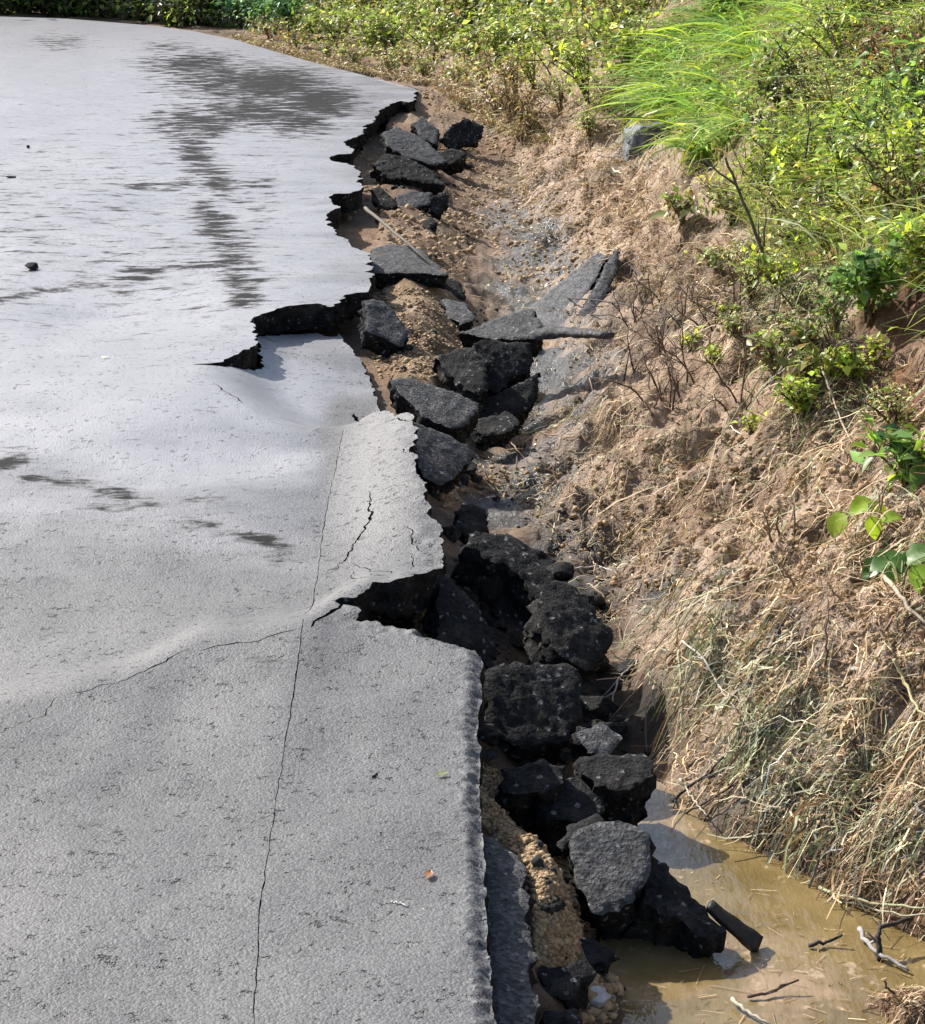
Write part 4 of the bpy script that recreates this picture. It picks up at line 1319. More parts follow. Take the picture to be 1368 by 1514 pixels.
# -- right bank shrubs (px of the base, height m, radius m, palette key)
right = [
 (1085, 330, .18, .15, 'o'), (1130, 300, .22, .18, 'l'), (1165, 345, .2, .18, 'o'), (1220, 320, .22, .2, 'l'), (1270, 350, .2, .18, 'o'), (1320, 325, .22, .2, 'l'), (1360, 350, .22, .2, 'o'),
 (1140, 230, .24, .2, 'o'), (1190, 250, .25, .22, 'l'), (1240, 200, .25, .22, 'o'), (1300, 225, .25, .22, 'l'), (1350, 250, .25, .22, 'g'), (1370, 170, .25, .22, 'r'), (1165, 200, .25, .18, 'd'),
 (1200, 155, .26, .2, 'o'), (1255, 130, .25, .22, 'l'), (1310, 140, .25, .2, 'r'), (1360, 100, .25, .22, 'o'), (1240, 80, .25, .2, 'o'), (1290, 60, .28, .2, 'd'), (1345, 40, .25, .2, 'o'), (1310, 10, .25, .2, 'l'), (1190, 385, .16, .15, 'o'), (1235, 400, .16, .15, 'l'),
 (1345, 385, .14, .14, 'g'), (1120, 410, .13, .12, 'o'), (870, 150, .24, .2, 'l'), (830, 170, .22, .18, 'o'), (900, 160, .22, .18, 'o'), (930, 110, .22, .18, 'l'), (790, 130, .22, .2, 'l'), (870, 200, .14, .12, 'o'), (915, 60, .22, .18, 'o'),
 (1310, 280, .3, .2, 'g'), (1355, 300, .32, .2, 'l'), (1260, 290, .3, .18, 'g'), (1368, 220, .32, .2, 'g'), (1200, 300, .28, .18, 'l'), (1150, 270, .26, .16, 'g'), (1330, 180, .3, .2, 'l'), (1365, 410, .16, .14, 'l'),
 (1190, 520, .11, .09, 'o'), (1235, 500, .12, .09, 'g'), (1150, 560, .09, .08, 'o'), (1325, 640, .11, .09, 'o'), (1180, 610, .08, .07, 'l'), (1110, 450, .11, .09, 'o'), (1340, 720, .10, .08, 'g'), (1060, 400, .10, .09, 'o'), (1260, 560, .10, .08, 'l'), (1010, 330, .10, .09, 'o'),
 (1240, 445, .10, .10, 'o'), (1090, 500, .08, .07, 'o'), (1180, 470, .09, .09, 'd'), (1190, 560, .08, .08, 'o'), (1150, 430, .1, .1, 'l')]
kinds = {'o': (P_OLIVE, 'olive small leaved shrub on the upper right bank', 'olive shrubs on the upper right bank'),
         'l': (P_LIME + P_OLIVE[:2], 'yellow green small leaved shrub on the upper right bank', 'yellow green shrubs on the upper right bank'),
         'd': (P_DARK + P_OLIVE[:2], 'dark leaved shrub on the upper right bank', 'dark shrubs on the upper right bank'),
         'g': (P_GREEN + P_LIME[:1], 'fresh green leafy plant at the right edge of the upper bank', 'fresh green plants on the upper right bank'),
         'r': (P_RUST, 'reddish brown dried shrub on the upper right bank', 'dried shrubs on the upper right bank')}
for (u, v, h_, r_, k) in right:
    p = hit(u, v)[0]
    pal, lab, grp = kinds[k]
    lf, wd_ = random.choice([(.015, .45), (.018, .8), (.024, .5), (.032, .4), (.044, .5)])
    nl_ = int(460 * (r_ / .2) ** 1.2 * (.024 / lf) ** 1.3) + 60
    bush('shrub', lab, 'shrub', p, h_ * random.uniform(.75, 1.35), r_, nl_, lf, pal, grp, 8, (-.25, -.1), 1, random.choice([(.13, .09, .055), (.22, .16, .10), (.09, .06, .04)]), .38, wd_)
# one bright cascading plant against the red earth
p = hit(1285, 470)[0]
for_hang = bush('hanging_plant', 'bright green plant hanging beside the bare red earth', 'plant', p + np.array([0, 0, .0]),   .20, .10, 650, .026, P_GREEN[1:] + [(.16, .30, .05)], None, 6, (-.1, -.25), 1, (.15, .12, .05), .25, .8)
for (u, v, h_, lab) in [(1075, 470, .05, 'small lime sprig low among the dead stems'), (1060, 540, .05, 'lime yellow sprig at the foot of the dead stems'), (1020, 520, .05, 'tiny yellow green sprig left of the dead stems'),
                        (1110, 640, .04, 'small green sprig in the middle of the bare bank'), (1295, 540, .08, 'green sprig below the hanging plant')]:
    bush('sprig', lab, 'plant', hit(u, v)[0], h_, .05, 70, .018, P_LIME, None, 3, (0, 0), 1, (.12, .09, .05))
# withered clumps at the ditch head
for (u, v) in [(755, 190), (735, 175), (780, 200), (765, 150)]:
    bush('dry_clump', 'dry straw brown weed clump at the far head of the ditch', 'plant', hit(u, v)[0], .28, .16, 200, .03, [(.30, .22, .10), (.22, .14, .07), (.28, .24, .10)], 'dry weed clumps by the ditch', 7, (0, 0), 1, (.20, .13, .07))


# -- broad-leaved plants, every leaf a part
def broad_plant(label, specs, pal, stemcol=(.16, .17, .05)):
    """specs: (u, v, size m, heading deg in picture plane)"""
    us = np.array([s[0] for s in specs], float); vs = np.array([s[1] for s in specs], float)
    base = hit(us.mean(), vs.mean() + 25)[0]
    root = empty('broad_leaved_plant', base)
    tag(root, label, 'plant')
    ps = []
    dist0 = np.linalg.norm(base - EYEP)
    for (u, v, L, hd) in specs:
        L = L * 1.45
        w = hit(u, v, .05)[0]
        a = math.radians(hd)
        direc = np.array([math.cos(a), -.35, math.sin(a) * .9])
        direc /= np.linalg.norm(direc)
        nv = np.array([random.uniform(-.3, .1), -.35 + random.uniform(-.3, .3), 1.0])
        s = np.cross(direc, nv); s /= np.linalg.norm(s); uv = np.cross(s, direc)
        nx, nr = 9, 5
        V = []
        for i in range(nx):
            t = i / (nx - 1)
            wid = L * .42 * (math.sin(math.pi * min(1, t ** .75)) ** .8) * (1 + .10 * math.sin(i * 2.6))
            for j in range(nr):
                c = (j / (nr - 1) - .5) * 2
                V.append(direc * L * t + s * wid * c + uv * (abs(c) * wid * .28 - L * .22 * t * t + L * .02 * math.sin(9 * t + 3 * c)))
        V = np.array(V)
        F = np.array([(i * nr + j, i * nr + j + 1, (i + 1) * nr + j + 1, (i + 1) * nr + j) for i in range(nx - 1) for j in range(nr - 1)])
        cc = pick(pal, 1, .15)[0] * np.ones((len(V), 1))
        cc[np.arange(len(V)) % nr == 2] *= 1.25
        V = V - direc * L * .5
        link('leaf', new_mesh('leaf', V, F, M_LEAF, None, True, {'col': cc}), root, w - base)
        tip = (w - base) - direc * L * .5
        t = np.linspace(0, 1, 7)[:, None]
        ps.append(tip * t + np.array([0, 0, .02]) * np.sin(t * math.pi) + np.array([0, 0, -.02]) * (1 - t))
    V, F, C = tubes(ps, [np.linspace(.003, .0015, 7)] * len(ps), [np.array(stemcol)] * len(ps), 5)
    link('stem', new_mesh('stem', V, F, M_BARK, None, True, {'col': C}), root)


broad_plant('plant with bright lime broad leaves alone on the bare bank', [(1238, 778, .048, 250), (1272, 748, .042, 200), (1300, 755, .04, 330), (1292, 780, .036, 290), (1318, 765, .03, 20)], [(.24, .33, .03), (.20, .30, .03)])
broad_plant('plant with dark green broad leaves at the right edge of the bare bank', [(1310, 828, .055, 190), (1345, 838, .06, 350), (1330, 855, .05, 260), (1360, 820, .05, 40), (1290, 840, .04, 210), (1362, 858, .05, 300)], [(.07, .16, .03), (.10, .19, .04), (.15, .24, .04)])
broad_plant('pale green broad leaved seedling under the dark shrub, upper right', [(1275, 165, .06, 20), (1300, 205, .06, 200), (1320, 215, .055, 330), (1255, 205, .05, 230), (1310, 235, .05, 300)], [(.20, .30, .07), (.15, .28, .06)])
broad_plant('plant with long drooping olive leaves in the top right corner', [(1255, 60, .085, 260), (1280, 55, .09, 275), (1308, 45, .09, 255), (1330, 55, .08, 280), (1240, 40, .08, 240), (1350, 40, .08, 290), (1295, 25, .08, 265)], [(.13, .14, .05), (.18, .17, .06), (.10, .12, .04)])
broad_plant('plant with folded dark leaves where grass meets the upper right shrubs', [(1110, 185, .07, 250), (1130, 165, .06, 230), (1105, 165, .05, 270), (1150, 150, .06, 210)], [(.08, .11, .04), (.06, .09, .035)])


# -- lush grass
def grass(name, label, px, lmin, lmax, w, pal, down=(-.55, -.25), up=.9, mat=M_GRASS, cat='grass', droop=.9, spread=.45):
    b = hit(px[:, 0], px[:, 1])
    n = len(b)
    L = RNG.uniform(lmin, lmax, n)
    a0 = np.array([down[0], down[1], 0]) + RNG.normal(0, spread, (n, 3)) * (1, 1, 0)
    k = 6
    t = np.linspace(0, 1, k)[None, :, None]
    u = np.array([0, 0, up])
    dr = droop * RNG.uniform(.5, 1.35, (n, 1, 1))
    paths = b[:, None] + L[:, None, None] * (a0[:, None] * (t ** 1.5) * .9 + u * (t - dr * t ** 2.4)) + RNG.normal(0, .004, (n, k, 3)) * t
    wd = w * RNG.uniform(.6, 1.3, n)[:, None] * np.array([.7, 1, 1, .85, .55, .08])[None]
    V, F, C = ribbons(paths, wd, pick(pal, n, .22))
    o = link(name, new_mesh(name, V, F, mat, None, True, {'col': C}))
    return tag(o, label, cat, None, 'stuff')


g_poly = [(955, 110), (1000, 40), (1090, -60), (1290, -60), (1250, 20), (1200, 90), (1150, 130), (1110, 170), (1090, 215), (1050, 245), (1030, 240), (985, 200), (950, 160)]
grass('lush_grass', 'bright green long grass hanging down the upper bank', px_cl(g_poly, 2600, 70, 16), .10, .34, .012, P_GRASS + P_LIME[:2], spread=.75)
grass('lush_grass', 'finer bright grass between the long hanging blades', px_cl(g_poly, 2600, 90, 18), .08, .22, .006, P_GRASS + P_OLIVE[:3] + P_STRAW[3:4], spread=.6)
grass('lush_grass', 'yellow green grass hanging among the shrubs along the right edge', px_cl([(1230, -30), (1400, -30), (1400, 330), (1290, 330), (1210, 200)], 1500, 60, 16), .10, .34, .009, P_LIME + P_GRASS, spread=.7)
g2_poly = [(760, -40), (860, -40), (850, 40), (800, 60), (770, 110), (760, 60)]
grass('lush_grass', 'pale bright grass patch on the far bank above the ditch head', px_in(g2_poly, 1300), .10, .26, .007, P_GRASS + P_LIME)
rgt = [(1090, 300), (1180, 110), (1250, -40), (1400, -40), (1400, 400), (1240, 420), (1130, 400)]
grass('weed_grass', 'pale yellow green grass stalks growing through the upper right shrubs', px_in(rgt, 3200), .12, .32, .0042, P_LIME + P_OLIVE + P_GSTRAW[1:2], (-.3, -.15), 1.0, M_GRASS, 'grass', .6)
mixed = [(420, 60), (760, 90), (900, 180), (1000, 260), (1180, 400), (1368, 420), (1368, -60), (300, -60), (260, 20)]
grass('weed_grass', 'olive and yellow grass blades growing between the bank shrubs', px_in(mixed, 6500), .07, .22, .005, P_OLIVE + P_LIME + P_STRAW[:2], (-.2, -.15))
verge = [(330, 50), (420, 70), (520, 95), (620, 118), (760, 150), (820, 215), (740, 200), (640, 128), (500, 105), (380, 75)]
grass('verge_grass', 'short dry straw coloured grass on the far verge', px_in(verge, 6500), .05, .17, .007, P_STRAW + [(.30, .27, .10), (.22, .22, .07)], (-.1, -.2), .7, M_STRAW)
d_poly = [(890, 120), (1000, 260), (1120, 380), (1060, 480), (900, 420), (780, 260), (780, 180)]
grass('dry_grass', 'dry tan grass tufts on the pale bank above the gutter slab', px_in(d_poly, 2600), .04, .13, .0038, P_STRAW, (-.35, -.25), .55, M_STRAW)


# -- straw, roots and washed-down stalks lying on the bank
def straw(name, label, px, lmin, lmax, w, pal, hang=.5, lift=.012, curl=.5):
    b = hit(px[:, 0], px[:, 1])
    n = len(b); k = 7
    L = RNG.uniform(lmin, lmax, n)
    th = RNG.uniform(0, 2 * math.pi, (n, 1))
    dirs = np.cos(th) * np.array([[1.0, 0, 0]]) + np.sin(th) * np.array([[0, .6, .8]]) + RNG.normal(0, .3, (n, 3)) + hang * np.array([-.8, -.5, -.7])
    dirs /= np.linalg.norm(dirs, axis=1)[:, None]
    t = np.linspace(0, 1, k)
    side = np.cross(dirs, RNG.normal(0, 1, (n, 3))); side /= np.maximum(np.linalg.norm(side, axis=1)[:, None], 1e-6)
    cv = RNG.normal(0, curl, n)
    q = b[:, None] + L[:, None, None] * (dirs[:, None] * t[None, :, None] + side[:, None] * (cv[:, None] * (t * t - .35 * t)[None])[..., None])
    q[..., 2] -= (L[:, None] * .45 * (t ** 2)[None])
    g = gz_at(q[..., :2].reshape(-1, 2)).reshape(n, k)
    q[..., 2] = np.clip(q[..., 2], g + lift * RNG.uniform(.15, 1.2, (n, 1)), g + .05 + .35 * L[:, None])
    paths = q + RNG.normal(0, .0022, (n, k, 3))
    wd = w * RNG.lognormal(0, .35, n)[:, None] * np.array([.8, 1, 1, 1, .9, .8, .5])[None]
    V, F, C = ribbons(paths, wd, pick(pal, n, .3))
    o = link(name, new_mesh(name, V, F, M_STRAW, None, True, {'col': C}))
    return tag(o, label, 'straw', None, 'stuff')


near_p = [(850, 830), (1000, 780), (1368, 860), (1368, 1340), (1250, 1320), (1080, 1240), (1000, 1150), (930, 1000)]
straw('straw', 'tangled brown straw and roots matted over the near bank', px_cl(near_p, 1700, 80, 24), .02, .08, .0022, P_STRAW, .1, .012, 1.9)
straw('straw', 'single brown stalks scattered over the near bank', px_in(near_p, 450), .03, .15, .0024, P_STRAW, .2, .012, .6)
gr_p = [(830, 800), (960, 800), (1100, 850), (1150, 960), (1250, 1020), (1368, 1180), (1368, 1330), (1180, 1260), (1060, 1180), (1050, 1080), (900, 960)]
straw('green_straw', 'limp grey green stalks washed in tufts over the near bank', px_cl(gr_p, 700, 60, 26), .03, .09, .0026, P_GSTRAW, .1, .016, 1.7)
hang_p = [(905, 950), (1060, 940), (1110, 1010), (1180, 1120), (1215, 1180), (1120, 1150), (1040, 1060), (930, 1000)]
straw('green_straw', 'grey green stalks hanging over the dark hollows by the water', px_cl(hang_p, 240, 26, 20), .04, .11, .0026, P_GSTRAW, .25, .03, 1.3)
mid_p = [(700, 700), (780, 640), (860, 520), (920, 380), (1120, 400), (1368, 560), (1368, 880), (1000, 800), (850, 830)]
straw('straw', 'brown rootlets tangled in tufts over the middle bank', px_cl(mid_p, 1500, 70, 24), .02, .09, .0024, P_STRAW + P_GSTRAW[:1], .1, .012, 2.0)
straw('straw', 'single stalks strewn over the middle bank', px_in(mid_p, 600), .05, .18, .0026, P_STRAW + P_GSTRAW[:2], .15, .014, .5)
far_p = [(720, 160), (900, 150), (1000, 280), (920, 380), (780, 460), (700, 320)]
straw('straw', 'pale dry litter over the far end of the bank', px_cl(far_p, 1300, 60, 18), .04, .14, .004, P_STRAW, .1, .012, 1.0)
straw('straw', 'brown stalks stranded on the mud in the lower right corner', px_in([(1270, 1400), (1368, 1400), (1368, 1514), (1300, 1514)], 200), .02, .07, .0018, P_STRAW, 0, .008, 1.5)
straw('straw', 'short rootlets and stalks dropped on the ditch floor', px_cl([(620, 300), (760, 250), (800, 420), (820, 600), (720, 720), (640, 420)], 500, 40, 16), .02, .08, .0024, P_STRAW + P_GSTRAW, 0, .006, 1.2)
rt_p = [(1100, 360), (1240, 400), (1260, 560), (1368, 640), (1368, 700), (1180, 620)]
straw('straw', 'pale stalks hanging below the upper shrubs', px_cl(rt_p, 900, 40, 22), .05, .18, .003, P_STRAW + P_GSTRAW + P_OLIVE[:2], .5, .03, .8)
lp_ = px_in([(720, 180), (900, 170), (1060, 290), (1200, 430), (1368, 560), (1368, 1320), (1180, 1260), (1000, 1130), (900, 880), (700, 720), (800, 520), (640, 400), (640, 180)], 5200)
lb = hit(lp_[:, 0], lp_[:, 1])
ll = .012 * np.minimum(RNG.lognormal(0, .5, 5200), 1.9) * np.clip(lb[:, 1] / 7, .45, 1.6)
lv, lf_, lc = leaf_cloud(lb + np.array([0, 0, .004]), RNG.normal(0, 1, (5200, 3)) * (1, 1, .5), RNG.normal(0, .7, (5200, 3)) + np.array([0, 0, .6]), ll, ll * RNG.uniform(.25, .8, 5200), pick([(.40, .29, .17), (.34, .23, .14), (.20, .12, .065), (.10, .065, .04), (.52, .42, .30), (.46, .36, .25), (.20, .17, .08)], 5200, .3))
tag(link('leaf_litter', new_mesh('leaf_litter', lv, lf_, M_STRAW, None, False, {'col': lc})), 'brown dead leaves and bark flakes littering the bank', 'leaf litter', None, 'stuff')
# the same growth goes on beyond the right side of the view
out_hi = [(1368, -150), (2000, -150), (2000, 700), (1500, 620), (1368, 440)]
out_lo = [(1368, 440), (1500, 620), (2000, 700), (2000, 1700), (1500, 1540), (1368, 1440)]
grass('weed_grass', 'mixed green grass covering the bank farther to the right', px_in(out_hi, 5200), .12, .34, .007, P_GRASS + P_OLIVE + P_LIME, (-.3, -.15), 1.0, M_GRASS, 'grass', .7)
straw('straw', 'brown straw and stalks over the bank farther to the right', px_cl(out_lo, 4200, 110, 40), .03, .11, .0026, P_STRAW + P_GSTRAW, .1, .012, 1.6)
for (u, v) in px_in(out_hi, 26):
    bush('shrub', 'leafy shrub on the bank beyond the right edge of the view', 'shrub', hit(u, v)[0], random.uniform(.2, .34), .22, 420, random.choice([.02, .028, .04]), random.choice([P_OLIVE, P_LIME, P_GREEN]), 'shrubs beyond the right edge', 6)
wat_p = [(1000, 1280), (1120, 1310), (1330, 1400), (1368, 1514), (900, 1514), (960, 1440), (1080, 1420)]
fl = px_in(wat_p, 150)
fb = P(fl[:, 0], fl[:, 1], -.283)
t7 = np.linspace(-.5, .5, 5)[None, :, None]
an = RNG.normal(.2, .9, 150)
paths = fb[:, None] + .03 * RNG.lognormal(-.6, .6, 150)[:, None, None] * t7 * np.column_stack([np.cos(an), np.sin(an), 0 * an])[:, None]
paths[..., 2] += .001
V, F, C = ribbons(paths, np.full((150, 5), .0013) * RNG.uniform(.4, 1.5, (150, 1)), pick(P_STRAW, 150, .25), np.array([0, 0, 1.0]))
tag(link('floating_straw', new_mesh('floating_straw', V, F, M_STRAW, None, True, {'col': C})), 'bits of straw floating on the muddy water', 'straw', None, 'stuff')


# -- twigs and branches, one thing each
def twig(label, px, rad, colr, lifts=.03, zs=None, group=None, branches=0, cat='twig', name='twig'):
    a = np.array(px, float)
    if zs is not None:
        q = P(a[:, 0], a[:, 1], np.array(zs, float))
    else:
        q = hit(a[:, 0], a[:, 1], np.broadcast_to(lifts, (len(a),)))
    if cat == 'stem':
        dx, dy, dz = ray(a[:, 0], a[:, 1])
        yy = q[0, 1] - .02 - .06 * np.linspace(0, 1, len(a)) ** 2
        q = np.column_stack([dx * yy, yy, EYE + dz * yy])
    path = smooth_line(q, 5) if len(q) > 2 else resample3(q, 9)
    path = path + RNG.normal(0, .0016, path.shape)
    c = path[0].copy()
    ps, rs = [path - c], [np.linspace(rad, rad * .55, len(path))]
    for b in range(branches):
        j = RNG.integers(len(path) // 4, len(path) - 1)
        d = path[min(j + 1, len(path) - 1)] - path[j - 1]
        L = np.linalg.norm(path[-1] - path[0]) * RNG.uniform(.15, .4)
        d = d / np.linalg.norm(d) + RNG.normal(0, .6, 3)
        e = d / np.linalg.norm(d) * L
        s = np.linspace(0, 1, 5)[:, None]
        ps.append(path[j] - c + e * s + RNG.normal(0, .03 * L, (5, 3)) * s); rs.append(np.linspace(rad * .6, rad * .25, 5))
    V, F, C = tubes(ps, rs, [np.array(colr)] * len(ps), 6)
    o = link(name, new_mesh(name, V, F, M_BARK, None, True, {'col': C}), None, c)
    return tag(o, label, cat, group)


BR = (.10, .06, .035); DK = (.025, .02, .016); PALE = (.40, .33, .24); GRN = (.20, .22, .10); TANW = (.34, .22, .12)
twig('long straight stick lying across the dark grey slab', [(540, 308), (570, 332), (605, 362), (662, 412)], .009, (.09, .075, .055), zs=[-.02, .0, .0, -.10], cat='stick', name='stick')
twig('dark thin twig crossing the gutter slab to the dead stems', [(838, 440), (900, 446), (960, 458), (1010, 474)], .004, DK, .10)
twig('lower dark twig crossing beside the gutter slab', [(840, 466), (900, 466), (960, 476)], .003, DK, .09)
twig('dark slanting twig rising from the gutter slab tip', [(905, 365), (940, 402), (965, 430), (990, 465)], .004, DK, .08, branches=2)
twig('level reddish twig among the tops of the dead stems', [(945, 392), (1000, 394), (1062, 394)], .003, BR, .07)
twig('stout grey green leaning stem under the bright grass', [(1150, 420), (1128, 372), (1100, 300), (1072, 232)], .008, (.11, .11, .06), [.03, .08, .1, .1], branches=3, cat='stem')
twig('dark forked stem rising among the upper right shrubs', [(1160, 340), (1172, 290), (1188, 240), (1200, 180)], .006, (.06, .05, .04), [.03, .1, .12, .12], branches=4, cat='stem')
twig('thin bent stem leaning against the olive shrubs', [(1090, 330), (1102, 290), (1125, 250), (1140, 215)], .004, (.10, .09, .06), [.03, .1, .12, .12], branches=2, cat='stem')
twig('dark upright stem in the far weeds above the ditch', [(838, 150), (820, 120), (802, 90), (790, 75)], .006, DK, [.02, .08, .1, .1], branches=2, cat='stem')
twig('pair of dark dead stalks in the dry weeds at the ditch head', [(758, 180), (752, 150), (748, 125), (744, 108)], .006, (.13, .08, .05), [.02, .1, .12, .12], branches=2, cat='stem')
twig('long pale rootlet running down below the olive shrubs', [(1195, 430), (1200, 490), (1214, 540), (1232, 590), (1252, 640), (1270, 676)], .0042, (.36, .28, .20), .04)
twig('long straight green stalk leaning over the middle bank', [(1140, 532), (1108, 582), (1075, 632), (1040, 680)], .0028, GRN, .05)
twig('long thin pale stalk leaning above the near straw mat', [(1040, 702), (1010, 745), (980, 790), (946, 836)], .0022, TANW, .06)
twig('long pale straw lying level across the grey green stalks', [(1008, 890), (1060, 875), (1115, 858), (1176, 834)], .0024, (.38, .36, .20), .04)
twig('white twig at the tip of the arched black block', [(828, 841), (860, 840), (886, 837), (905, 843)], .003, (.55, .52, .48), .03)
twig('dark upright twig standing in the near straw', [(1221, 984), (1222, 940), (1224, 900), (1222, 858)], .0025, BR, [.01, .05, .07, .08])
twig('pale crooked twig hanging over the dark hollow', [(1010, 948), (1040, 975), (1062, 1010), (1088, 1048)], .0028, (.36, .33, .28), .05)
twig('forked grey rootlet dangling in front of the dark hollow', [(936, 985), (918, 1000), (908, 1030), (902, 1058)], .0026, (.30, .29, .27), .05, branches=3)
twig('pale green stalk hanging down in the dark hollow', [(1004, 960), (1006, 1010), (1008, 1060), (1010, 1092)], .003, (.30, .31, .17), .05)
twig('dark branch reaching up from the head of the water', [(966, 1208), (1000, 1180), (1035, 1152), (1070, 1122)], .004, DK, .05, branches=2, cat='branch', name='branch')
twig('second dark branch lying lower at the head of the water', [(962, 1226), (1000, 1210), (1040, 1188), (1085, 1160)], .003, DK, .04, branches=1, cat='branch', name='branch')
twig('thin pale stalk crossing the dark branches by the water', [(1006, 1152), (1020, 1174), (1032, 1190), (1046, 1206)], .0025, (.40, .38, .28), .06)
twig('thick pale root curving down at the right edge of the bank', [(1306, 848), (1322, 868), (1340, 895), (1372, 925)], .006, (.42, .33, .24), .04, cat='root', name='root')
twig('yellowish root looping below the thick pale root', [(1322, 975), (1340, 1010), (1352, 1040), (1375, 1062)], .004, (.40, .34, .17), .04, cat='root', name='root')
twig('dark bent twig lying on the near straw mat', [(1080, 1002), (1105, 990), (1128, 962), (1160, 950)], .003, DK, .04)
twig('black forked twig standing in the water at the right edge', [(1302, 1420), (1298, 1390), (1303, 1372), (1345, 1358)], .006, DK, zs=[-.285, -.255, -.24, -.235], branches=2)
twig('pale grey stick slanting into the water at the right edge', [(1270, 1372), (1290, 1402), (1318, 1420), (1345, 1434)], .005, (.30, .28, .27), zs=[-.272, -.272, -.275, -.278], branches=1)
twig('short black stick floating in the water', [(1195, 1399), (1222, 1392), (1245, 1383)], .004, DK, zs=[-.28, -.275, -.265])
twig('pale stick at the bottom edge of the water', [(1082, 1478), (1105, 1496), (1142, 1518)], .004, (.45, .42, .33), zs=[-.275, -.275, -.28])
twig('brown twig lying on the water near the bottom', [(1105, 1472), (1140, 1466), (1182, 1448)], .0032, BR, zs=[-.278, -.276, -.262], branches=2)
twig('thin brown twig standing up from the water near the bottom', [(1328, 1485), (1318, 1465), (1308, 1452)], .003, BR, zs=[-.28, -.25, -.22])
twig('long pale green stalk sweeping over the water margin', [(1212, 1312), (1250, 1326), (1310, 1338), (1375, 1342)], .004, (.32, .33, .19), .03)
twig('second pale stalk beside the water margin, thinner', [(1225, 1322), (1280, 1340), (1330, 1352), (1380, 1352)], .003, (.36, .34, .22), .025)
twig('short dark twig lying on the near road slab', [(600, 1053), (612, 1046), (629, 1039)], .0028, DK, zs=[.006, .008, .005])
twig('tiny dark twig on the near road slab below the short one', [(551, 1149), (558, 1144), (568, 1136)], .0022, DK, zs=[.005] * 3)
twig('flat dark bark chip on the near road slab', [(573, 1098), (582, 1098), (593, 1098)], .0032, DK, zs=[.003] * 3)
twig('white straight stalk on the near road slab', [(578, 1333), (590, 1336), (604, 1340)], .0018, (.6, .58, .52), zs=[.008] * 3)
twig('white short stalk right of the straight one on the road', [(616, 1340), (622, 1343), (631, 1348)], .0018, (.6, .58, .52), zs=[.006] * 3)
twig('dark stalk standing by the ditch left of the bare bank', [(762, 700), (766, 672), (770, 640)], .003, BR, [.02, .04, .06], branches=2)


# dead bare stems in the middle of the bank
def dead_shrub(label, u, v, h_, n, group=None, colr=BR):
    base = hit(u, v)[0]
    ps, rs, cs = [], [], []
    def grow(p, d, L, r, lev):
        k = 7
        pts = [p]
        for i in range(k - 1):
            d = d + RNG.normal(0, .16, 3); d /= np.linalg.norm(d)
            pts.append(pts[-1] + d * L / (k - 1))
        pts = np.array(pts)
        ps.append(pts); rs.append(np.linspace(r, r * .45, k)); cs.append(np.array(colr) * random.uniform(.6, 1.5))
        if lev < 2:
            for b in range(3 if lev == 0 else 2):
                j = RNG.integers(2, k)
                grow(pts[j], d * .7 + RNG.normal(0, .55, 3), L * RNG.uniform(.35, .6), r * .55, lev + 1)
    for s in range(n):
        grow(np.array([RNG.normal(0, .03), RNG.normal(0, .03), -.01]), np.array([RNG.normal(-.15, .35), RNG.normal(-.1, .3), 1.0]), h_ * RNG.uniform(.6, 1.1), .0036, 0)
    V, F, C = tubes(ps, rs, cs, 4)
    return tag(link('dead_shrub', new_mesh('dead_shrub', V, F, M_BARK, None, True, {'col': C}), None, base), label, 'dead shrub', group)


for (u, v) in [(925, 560), (955, 600), (990, 520), (1005, 600), (1030, 560), (1055, 480), (1080, 600), (1110, 540), (1140, 480), (940, 480), (1160, 560), (1020, 460), (1210, 520), (1250, 560), (965, 455), (1100, 460)]:
    dead_shrub('bare brown dead stems on the middle of the bank', u, v, random.uniform(.13, .24), 4, 'bare dead stems on the middle bank')
for (u, v) in [(750, 720), (1170, 800), (1300, 640), (1340, 780), (1200, 860), (1330, 1120), (1250, 1130)]:
    dead_shrub('small tuft of dead twigs on the lower bank', u, v, random.uniform(.06, .11), 3, 'small dead tufts on the lower bank', (.22, .15, .09))
dead_shrub('dry tuft of roots standing in the muddy water', 1185, 1396, .06, 6, None, (.22, .14, .08))
dead_shrub('brown root tuft at the lower right edge of the water', 1245, 1470, .05, 6, None, (.18, .10, .06))


# ------------------------------------------------------------------ small things on the road and in the water
def plank():
    a = P(1048, 1336, -.20); b = P(1124, 1396, -.275)
    path = resample3(np.array([a, b]), 14)
    pr = [(-.016, -.006), (-.013, .006), (.013, .006), (.016, -.006)]
    strip_solid('wooden_plank', 'black plank leaning from the asphalt wedge into the water', np.column_stack([path, np.linspace(.8, 1.15, 14)]), pr, M_WOODD, 'plank', (.2, -.6, 1), .0025)


plank()


def road_leaf(label, u, v, L, colr, ang, cat='leaf'):
    q = hit_road(u, v)
    nx, nr = 7, 3
    V = []
    for i in range(nx):
        t = i / (nx - 1)
        w = L * .28 * math.sin(math.pi * (.05 + .92 * t))
        for j in range(nr):
            c = j - 1
            x, y = L * (t - .5), w * c
            V.append((x * math.cos(ang) - y * math.sin(ang), x * math.sin(ang) + y * math.cos(ang), .004 + abs(c) * L * .12 + L * .22 * (t - .5) ** 2))
    F = np.array([(i * nr + j, i * nr + j + 1, (i + 1) * nr + j + 1, (i + 1) * nr + j) for i in range(nx - 1) for j in range(nr - 1)])
    o = link('fallen_leaf', new_mesh('fallen_leaf', np.array(V), F, M_LEAF, None, True, {'col': np.tile(colr, (len(V), 1))}), None, q)
    tag(o, label, cat)


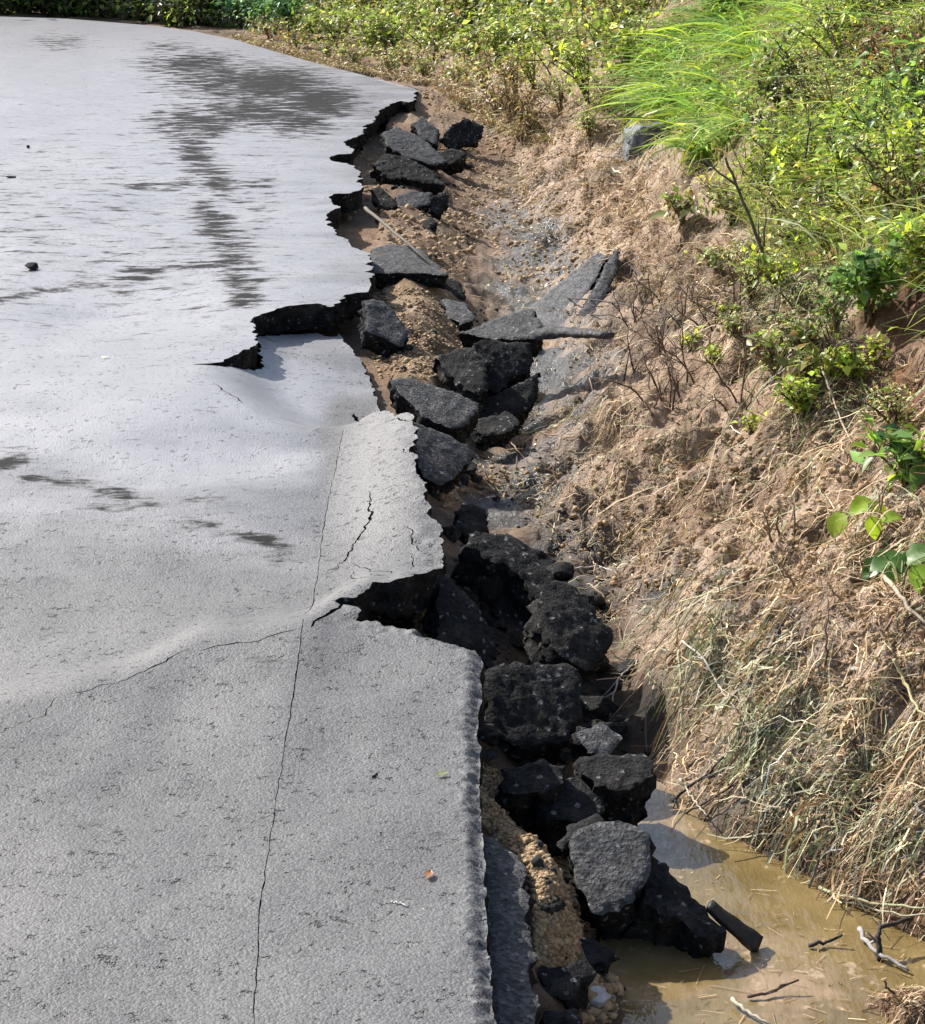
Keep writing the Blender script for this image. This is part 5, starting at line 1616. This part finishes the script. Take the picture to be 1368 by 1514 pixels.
road_leaf('pale green fallen leaf on the near road slab', 653, 1148, .022, (.34, .36, .16), .3)
road_leaf('tan and red curled leaf on the near road slab', 634, 1297, .026, (.45, .22, .12), 1.35)
road_leaf('small white litter scrap on the middle of the road', 155, 530, .03, (.75, .75, .72), .8, 'litter')
q = hit_road(47, 399)
rock('asphalt_lump', 'black asphalt lump alone on the wet road at left', 'asphalt lump', q + np.array([0, 0, .012]), (.030, .03, .018), M_SLABD, 9, .2, .25)
q = hit_road(42, 219)
rock('asphalt_lump', 'tiny dark lump farther up the wet road at left', 'asphalt lump', q + np.array([0, 0, .006]), (.012, .012, .012), M_SLABD, 12, .2, .25)
q = hit_road(18, 263)
rock('asphalt_lump', 'flat dark crumb row on the wet road at the left edge', 'asphalt lump', q + np.array([0, 0, .004]), (.03, .012, .008), M_SLABD, 14, .2, .25)


# ------------------------------------------------------------------ tell repeats apart by row and order
ORD = ['first', 'second', 'third', 'fourth', 'fifth', 'sixth', 'seventh', 'eighth', 'ninth', 'tenth', 'eleventh', 'twelfth']


def order_labels(group):
    m = [o for o in COL.objects if o.get('group') == group and o.get('category')]
    uv = [tuple(float(q) for q in proj(np.array(o.location))) for o in m]
    rows = max(1, math.ceil(len(m) / 9))
    idx = sorted(range(len(m)), key=lambda i: -uv[i][1])
    size = math.ceil(len(m) / rows)
    names = [''] if rows == 1 else [', ' + ORD[r] + ' row up' for r in range(rows)]
    for r in range(rows):
        part = sorted(idx[r * size:(r + 1) * size], key=lambda i: uv[i][0])
        for k, i in enumerate(part):
            m[i]['label'] = m[i]['label'] + names[r] + ', ' + ORD[k] + ' from left'


for g in ('olive shrubs on the upper right bank', 'yellow green shrubs on the upper right bank', 'olive weed shrubs on the far bank', 'bare dead stems on the middle bank', 'fresh green plants on the upper right bank',
          'dried shrubs on the upper right bank', 'dark shrubs on the upper right bank', 'withered shrubs on the far bank', 'blue green shrubs at the bend', 'dry weed clumps by the ditch', 'small asphalt lumps in the gaps', 'low weeds at the foot of the far hedge', 'low weeds along the far verge', 'dark hedge shrubs beyond the bend', 'small dead tufts on the lower bank'):
    order_labels(g)
